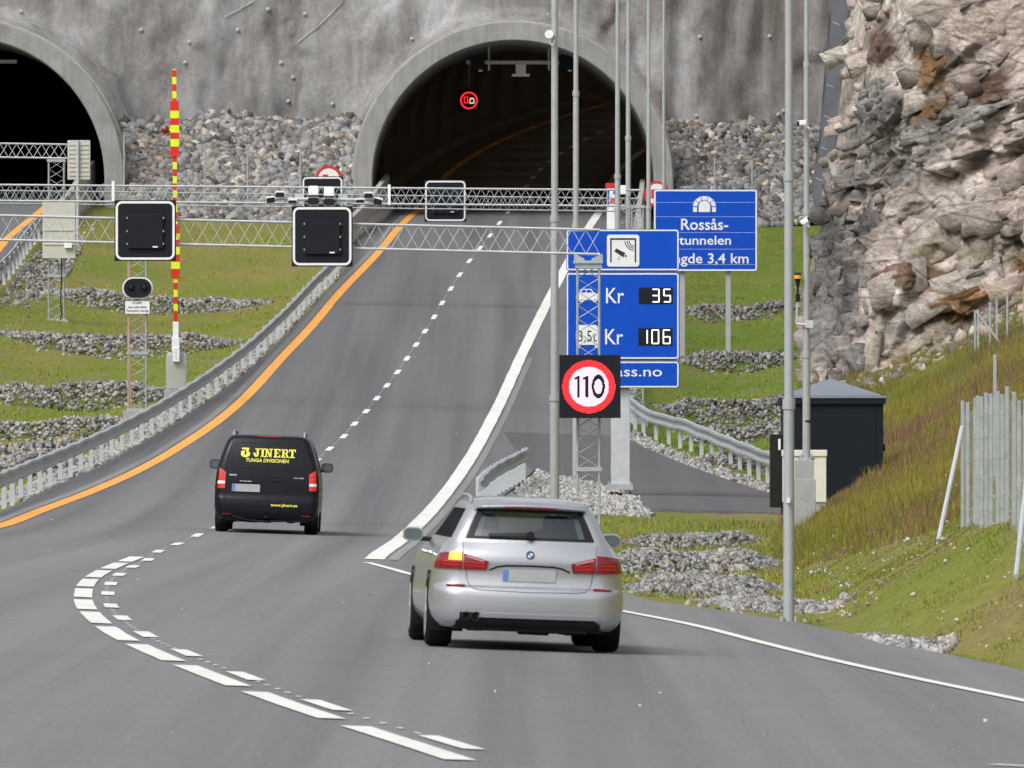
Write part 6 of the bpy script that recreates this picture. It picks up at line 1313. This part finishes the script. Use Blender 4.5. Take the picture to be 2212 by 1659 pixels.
boolean_cut(vb_, cut)
b = MB(); b.box(-.60,.60,.10,4.7,.22,.5); b.box(-.82,.82,1.5,3.65,.23,.28); b.box(-.75,.75,.12,.5,.225,.3)
for k in range(8): x = random.uniform(-.5,.5); b.box(x-.07, x+.07, .3+k*.15, .5+k*.15, .19, .25)
b.tube((0,-.02,.31),(0,.1,.31),.03); b.build('underbody', 'under', van, local=True); well(van, .98, .412, .62, .94, .35); well(van, 4.18, .412, .62, .94, .35)
for sx in (-1, 1):
    for y in (.98, 4.18): wheel(van, sx*.825, y, .345, .25, sx, 8)
b = MB(); Vb.line(b, [(0,.425),(0,1.775)], .011, .003); Vb.line(b, [(-.775,.60),(-.765,.52),(-.73,.45),(-.68,.425),(0,.415),(.68,.425),(.73,.45),(.765,.52),(.775,.60),(.77,.9),(.765,1.1),(.735,1.35),(.675,1.62),(.655,1.71)], .010); Vb.line(b, [(-.775,.60),(-.77,.9),(-.765,1.1),(-.735,1.35),(-.675,1.62),(-.655,1.71)], .010); b.build('door_gap', 'seam', van, local=True)
for sx in (-1, 1):
    b = MB(); Vb.line(b, [(sx*.05,1.665),(sx*.55,1.650),(sx*.61,1.615),(sx*.635,1.53),(sx*.68,1.28),(sx*.665,1.215),(sx*.60,1.19),(sx*.05,1.178)], .010, .003); b.build('pressed_panel_edge', 'seam', van, local=True)
    b = MB(); q = [(-.905,.805),(-.775,.805),(-.765,1.10),(-.88,1.185)]; q = q if sx < 0 else [(.775,.805),(.905,.805),(.88,1.185),(.765,1.10)]; Vb.patch(b, q, .012, 5, 8); l = b.build('tail_lamp', 'tailb', van, local=True)
    b = MB(); q = [(-.905,.888),(-.775,.888),(-.774,.940),(-.90,.940)]; q = q if sx < 0 else [(.775,.888),(.905,.888),(.90,.940),(.774,.940)]; Vb.patch(b, q, .015, 4, 1, skirt=False); b.build('reversing_lens', 'tailw', l, local=True)
    b = MB(); Vb.line(b, [(sx*.785,1.06),(sx*.885,1.075)], .012, .015); b.build('dark_segment', 'tail', l, local=True)
    b = MB(); x0, x1 = sorted((sx*.65, sx*.81)); Vb.patch(b, [(x0,.330),(x1,.330),(x1,.352),(x0,.352)], .008, 4, 1); b.build('reflector', M_('dull_reflector', (.28,.01,.03), .3, 0, .1), van, local=True)
    b = MB(); pts = [(sx*.655,.42,1.775),(sx*.65,.50,1.85),(sx*.648,.62,1.862),(sx*.645,1.6,1.862),(sx*.645,2.7,1.85),(sx*.645,2.9,1.79)]; b.path(pts, .02, 8); b.build('roof_rail', 'galv', van, local=True, smooth=50)
    mx = sx*1.045; P_ = []
    for dy, k in ((0,1.0),(.04,1.05),(.1,.95),(.15,.6)): P_.append([(mx+k*.105*math.copysign(abs(math.cos(a))**.6, math.cos(a)), 3.55+dy, 1.225+k*.085*math.copysign(abs(math.sin(a))**.6, math.sin(a))) for a in np.linspace(0, 2*math.pi, 20, endpoint=False)])
    b = MB(); b.grid(P_, True); b.f.append(tuple(range(19, -1, -1))); b.f.append(tuple(range(60, 80))); mr = b.build('door_mirror', 'blackp', van, local=True, smooth=40)
    b = MB(); b.prism([(mx+.092*math.copysign(abs(math.cos(a))**.6, math.cos(a)), 1.225+.072*math.copysign(abs(math.sin(a))**.6, math.sin(a))) for a in np.linspace(0, 2*math.pi, 20, endpoint=False)], 3.543, 3.549); b.build('glass', 'mirror', mr, local=True)
    b = MB(); b.tube((mx-sx*.08, 3.6, 1.17), (sx*.88, 3.6, 1.15), .025, n=8); b.build('arm', 'blackp', mr, local=True)
    b = MB(); Vb.patch(b, [(sx*2.45,1.14),(sx*2.97,1.14),(sx*2.97,1.60),(sx*2.45,1.62)], .004, 8, 4, sp=True, skirt=False); b.build('side_window', 'black', van, local=True)
    b = MB(); Vb.patch(b, [(sx*1.9,.80),(sx*2.97,.80),(sx*2.97,.83),(sx*1.9,.83)], .006, 12, 1, sp=True, skirt=False); b.build('side_moulding', 'blackp', van, local=True)
b = MB(); Vb.patch(b, [(3.4,1.2),(5,1.2),(5,1.70),(3.4,1.70)], .004, 10, 5, sp=True, skirt=False); Vb.patch(b, [(-3.4,1.2),(-5,1.2),(-5,1.70),(-3.4,1.70)], .004, 10, 5, sp=True, skirt=False); b.build('windscreen', 'black', van, local=True)
b = MB(); Vb.patch(b, [(-.25,1.757),(.25,1.757),(.14,1.783),(-.14,1.783)], .014, 8, 1); b.build('high_brake_lamp', 'brakel', van, local=True)
plate(Vb, -.645, -.13, .755, .895, van); b = MB(); Vb.patch(b, [(-.70,.925),(-.09,.925),(-.13,.975),(-.66,.975)], .035, 8, 1); hb = b.build('plate_lamp_housing', 'vanp', van, local=True)
project_text(Vb, 'badge_lettering', 'Mercedes-Benz', -.50, -.28, .938, .958, 'chrome', hb, .040, bold=.02)
b = MB(); Vb.line(b, [(-.69,.915),(-.70,.74),(-.08,.74),(-.09,.915)], .006, .003); b.build('plate_recess_edge', 'seam', van, local=True)
b = MB(); Vb.patch(b, [(.05,.965),(.27,.965),(.26,1.00),(.06,1.00)], .022, 6, 2); b.build('door_handle', 'blackp', van, local=True); b = MB(); Vb.line(b, [(.04,1.02),(.08,1.045),(.24,1.045),(.28,1.02)], .02, .003); b.build('recess_dark_line', 'seam', van, local=True)
project_text(Vb, 'badge_lettering', 'VITO', -.706, -.565, 1.040, 1.068, 'chrome', van, bold=.03); project_text(Vb, 'badge_lettering', '116 CDI', .485, .665, 1.022, 1.048, 'chrome', van, bold=.03)
project_text(Vb, 'lettering', 'TUNGA DIVISIONEN', -.41, .385, 1.305, 1.372, 'yellow', van, bold=.022, shear=.12)
project_text(Vb, 'lettering', 'www.jinert.se', .077, .571, .485, .552, 'yellow', van, bold=.030)
# slab-serif name and round emblem cut from sheet
def slab(polys, name='lettering'):
    b = MB()
    for pg in polys:
        n = len(pg)
        if n == 4: Vb.patch(b, pg, .004, 2, 3, skirt=False)
        else:
            c = (sum(p[0] for p in pg)/n, sum(p[1] for p in pg)/n); o = len(b.v); b.v += [tuple(Vb.xz(x, z, .004)) for x, z in pg]+[tuple(Vb.xz(*c, .004))]; b.f += [(o+i, o+(i+1) % n, o+n) for i in range(n)]
    return b.build(name, 'yellow', van, local=True)
def bar(x0, x1, z0, z1): return [(x0,z0),(x1,z0),(x1,z1),(x0,z1)]
def arcs(cx, cz, rx0, rz0, rx1, rz1, a0, a1, n=8):
    A = np.radians(np.linspace(a0, a1, n+1)); return [[(cx+rx0*math.cos(a), cz+rz0*math.sin(a)), (cx+rx1*math.cos(a), cz+rz1*math.sin(a)), (cx+rx1*math.cos(c), cz+rz1*math.sin(c)), (cx+rx0*math.cos(c), cz+rz0*math.sin(c))] for a, c in zip(A[:-1], A[1:])]
z0, z1 = 1.402, 1.558; H = z1-z0; sf = .020; L = []
def stem(x, w=.038, ser=.020): return [bar(x-w/2, x+w/2, z0, z1), bar(x-w/2-ser, x+w/2+ser, z0, z0+sf), bar(x-w/2-ser, x+w/2+ser, z1-sf, z1)]
L += [bar(-.215,-.178,z0+.05,z1), bar(-.24,-.155,z1-sf,z1)]+arcs(-.222, z0+.05, .012, .02, .044, .052, 180, 360)+[bar(-.275,-.235,z0+.045,z0+.075)]
L += stem(-.105); x = -.035; L += [bar(x-.012,x+.012,z0,z1), bar(x-.03,x+.03,z0,z0+sf), bar(x-.03,x+.01,z1-sf,z1), [(x+.06,z0),(x+.095,z0),(x+.02,z1),(x-.015,z1)], bar(x+.072,x+.095,z0,z1), bar(x+.05,x+.115,z1-sf,z1)]
x = .135; L += [bar(x-.019,x+.019,z0,z1), bar(x-.035,x+.085,z0,z0+sf), bar(x-.035,x+.085,z1-sf,z1), bar(x,x+.055,z0+H*.45,z0+H*.45+sf), bar(x+.066,x+.085,z0,z0+.05), bar(x+.066,x+.085,z1-.05,z1)]
x = .275; L += stem(x)+[bar(x,x+.05,z1-sf,z1), bar(x,x+.05,z0+H*.45,z0+H*.45+sf)]+arcs(x+.045, z0+H*.45+.044, .012, .024, .046, .044, -90, 90)+[[(x+.045,z0+.07),(x+.075,z0+.07),(x+.095,z0),(x+.055,z0)], bar(x+.055,x+.115,z0,z0+sf)]
x = .442; L += [bar(x-.019,x+.019,z0,z1), bar(x-.045,x+.045,z0,z0+sf), bar(x-.062,x+.062,z1-sf,z1), bar(x-.062,x-.045,z1-.05,z1), bar(x+.045,x+.062,z1-.05,z1)]
slab(L)
L = [bar(-.485,-.355,z1-.028,z1+.004), bar(-.405,-.365,z1-.09,z1)]+arcs(-.42, z0+.048, .022, .018, .085, .062, -180, 60, 12)+arcs(-.47, z0+.07, 0, 0, .034, .034, 0, 360, 10)+[[(-.47,z1-.05),(-.43,z1-.05),(-.40,z0+.11),(-.44,z0+.09)]]
slab(L, 'emblem')
b = MB(); b.path([(-.62,.05,.30),(-.3,.1,.23),(0,.08,.22),(.3,.1,.235)], .02); b.build('tow_frame', 'under', van, local=True)
place(van, 573, 1150, 221.5, 0.05, 2.1)
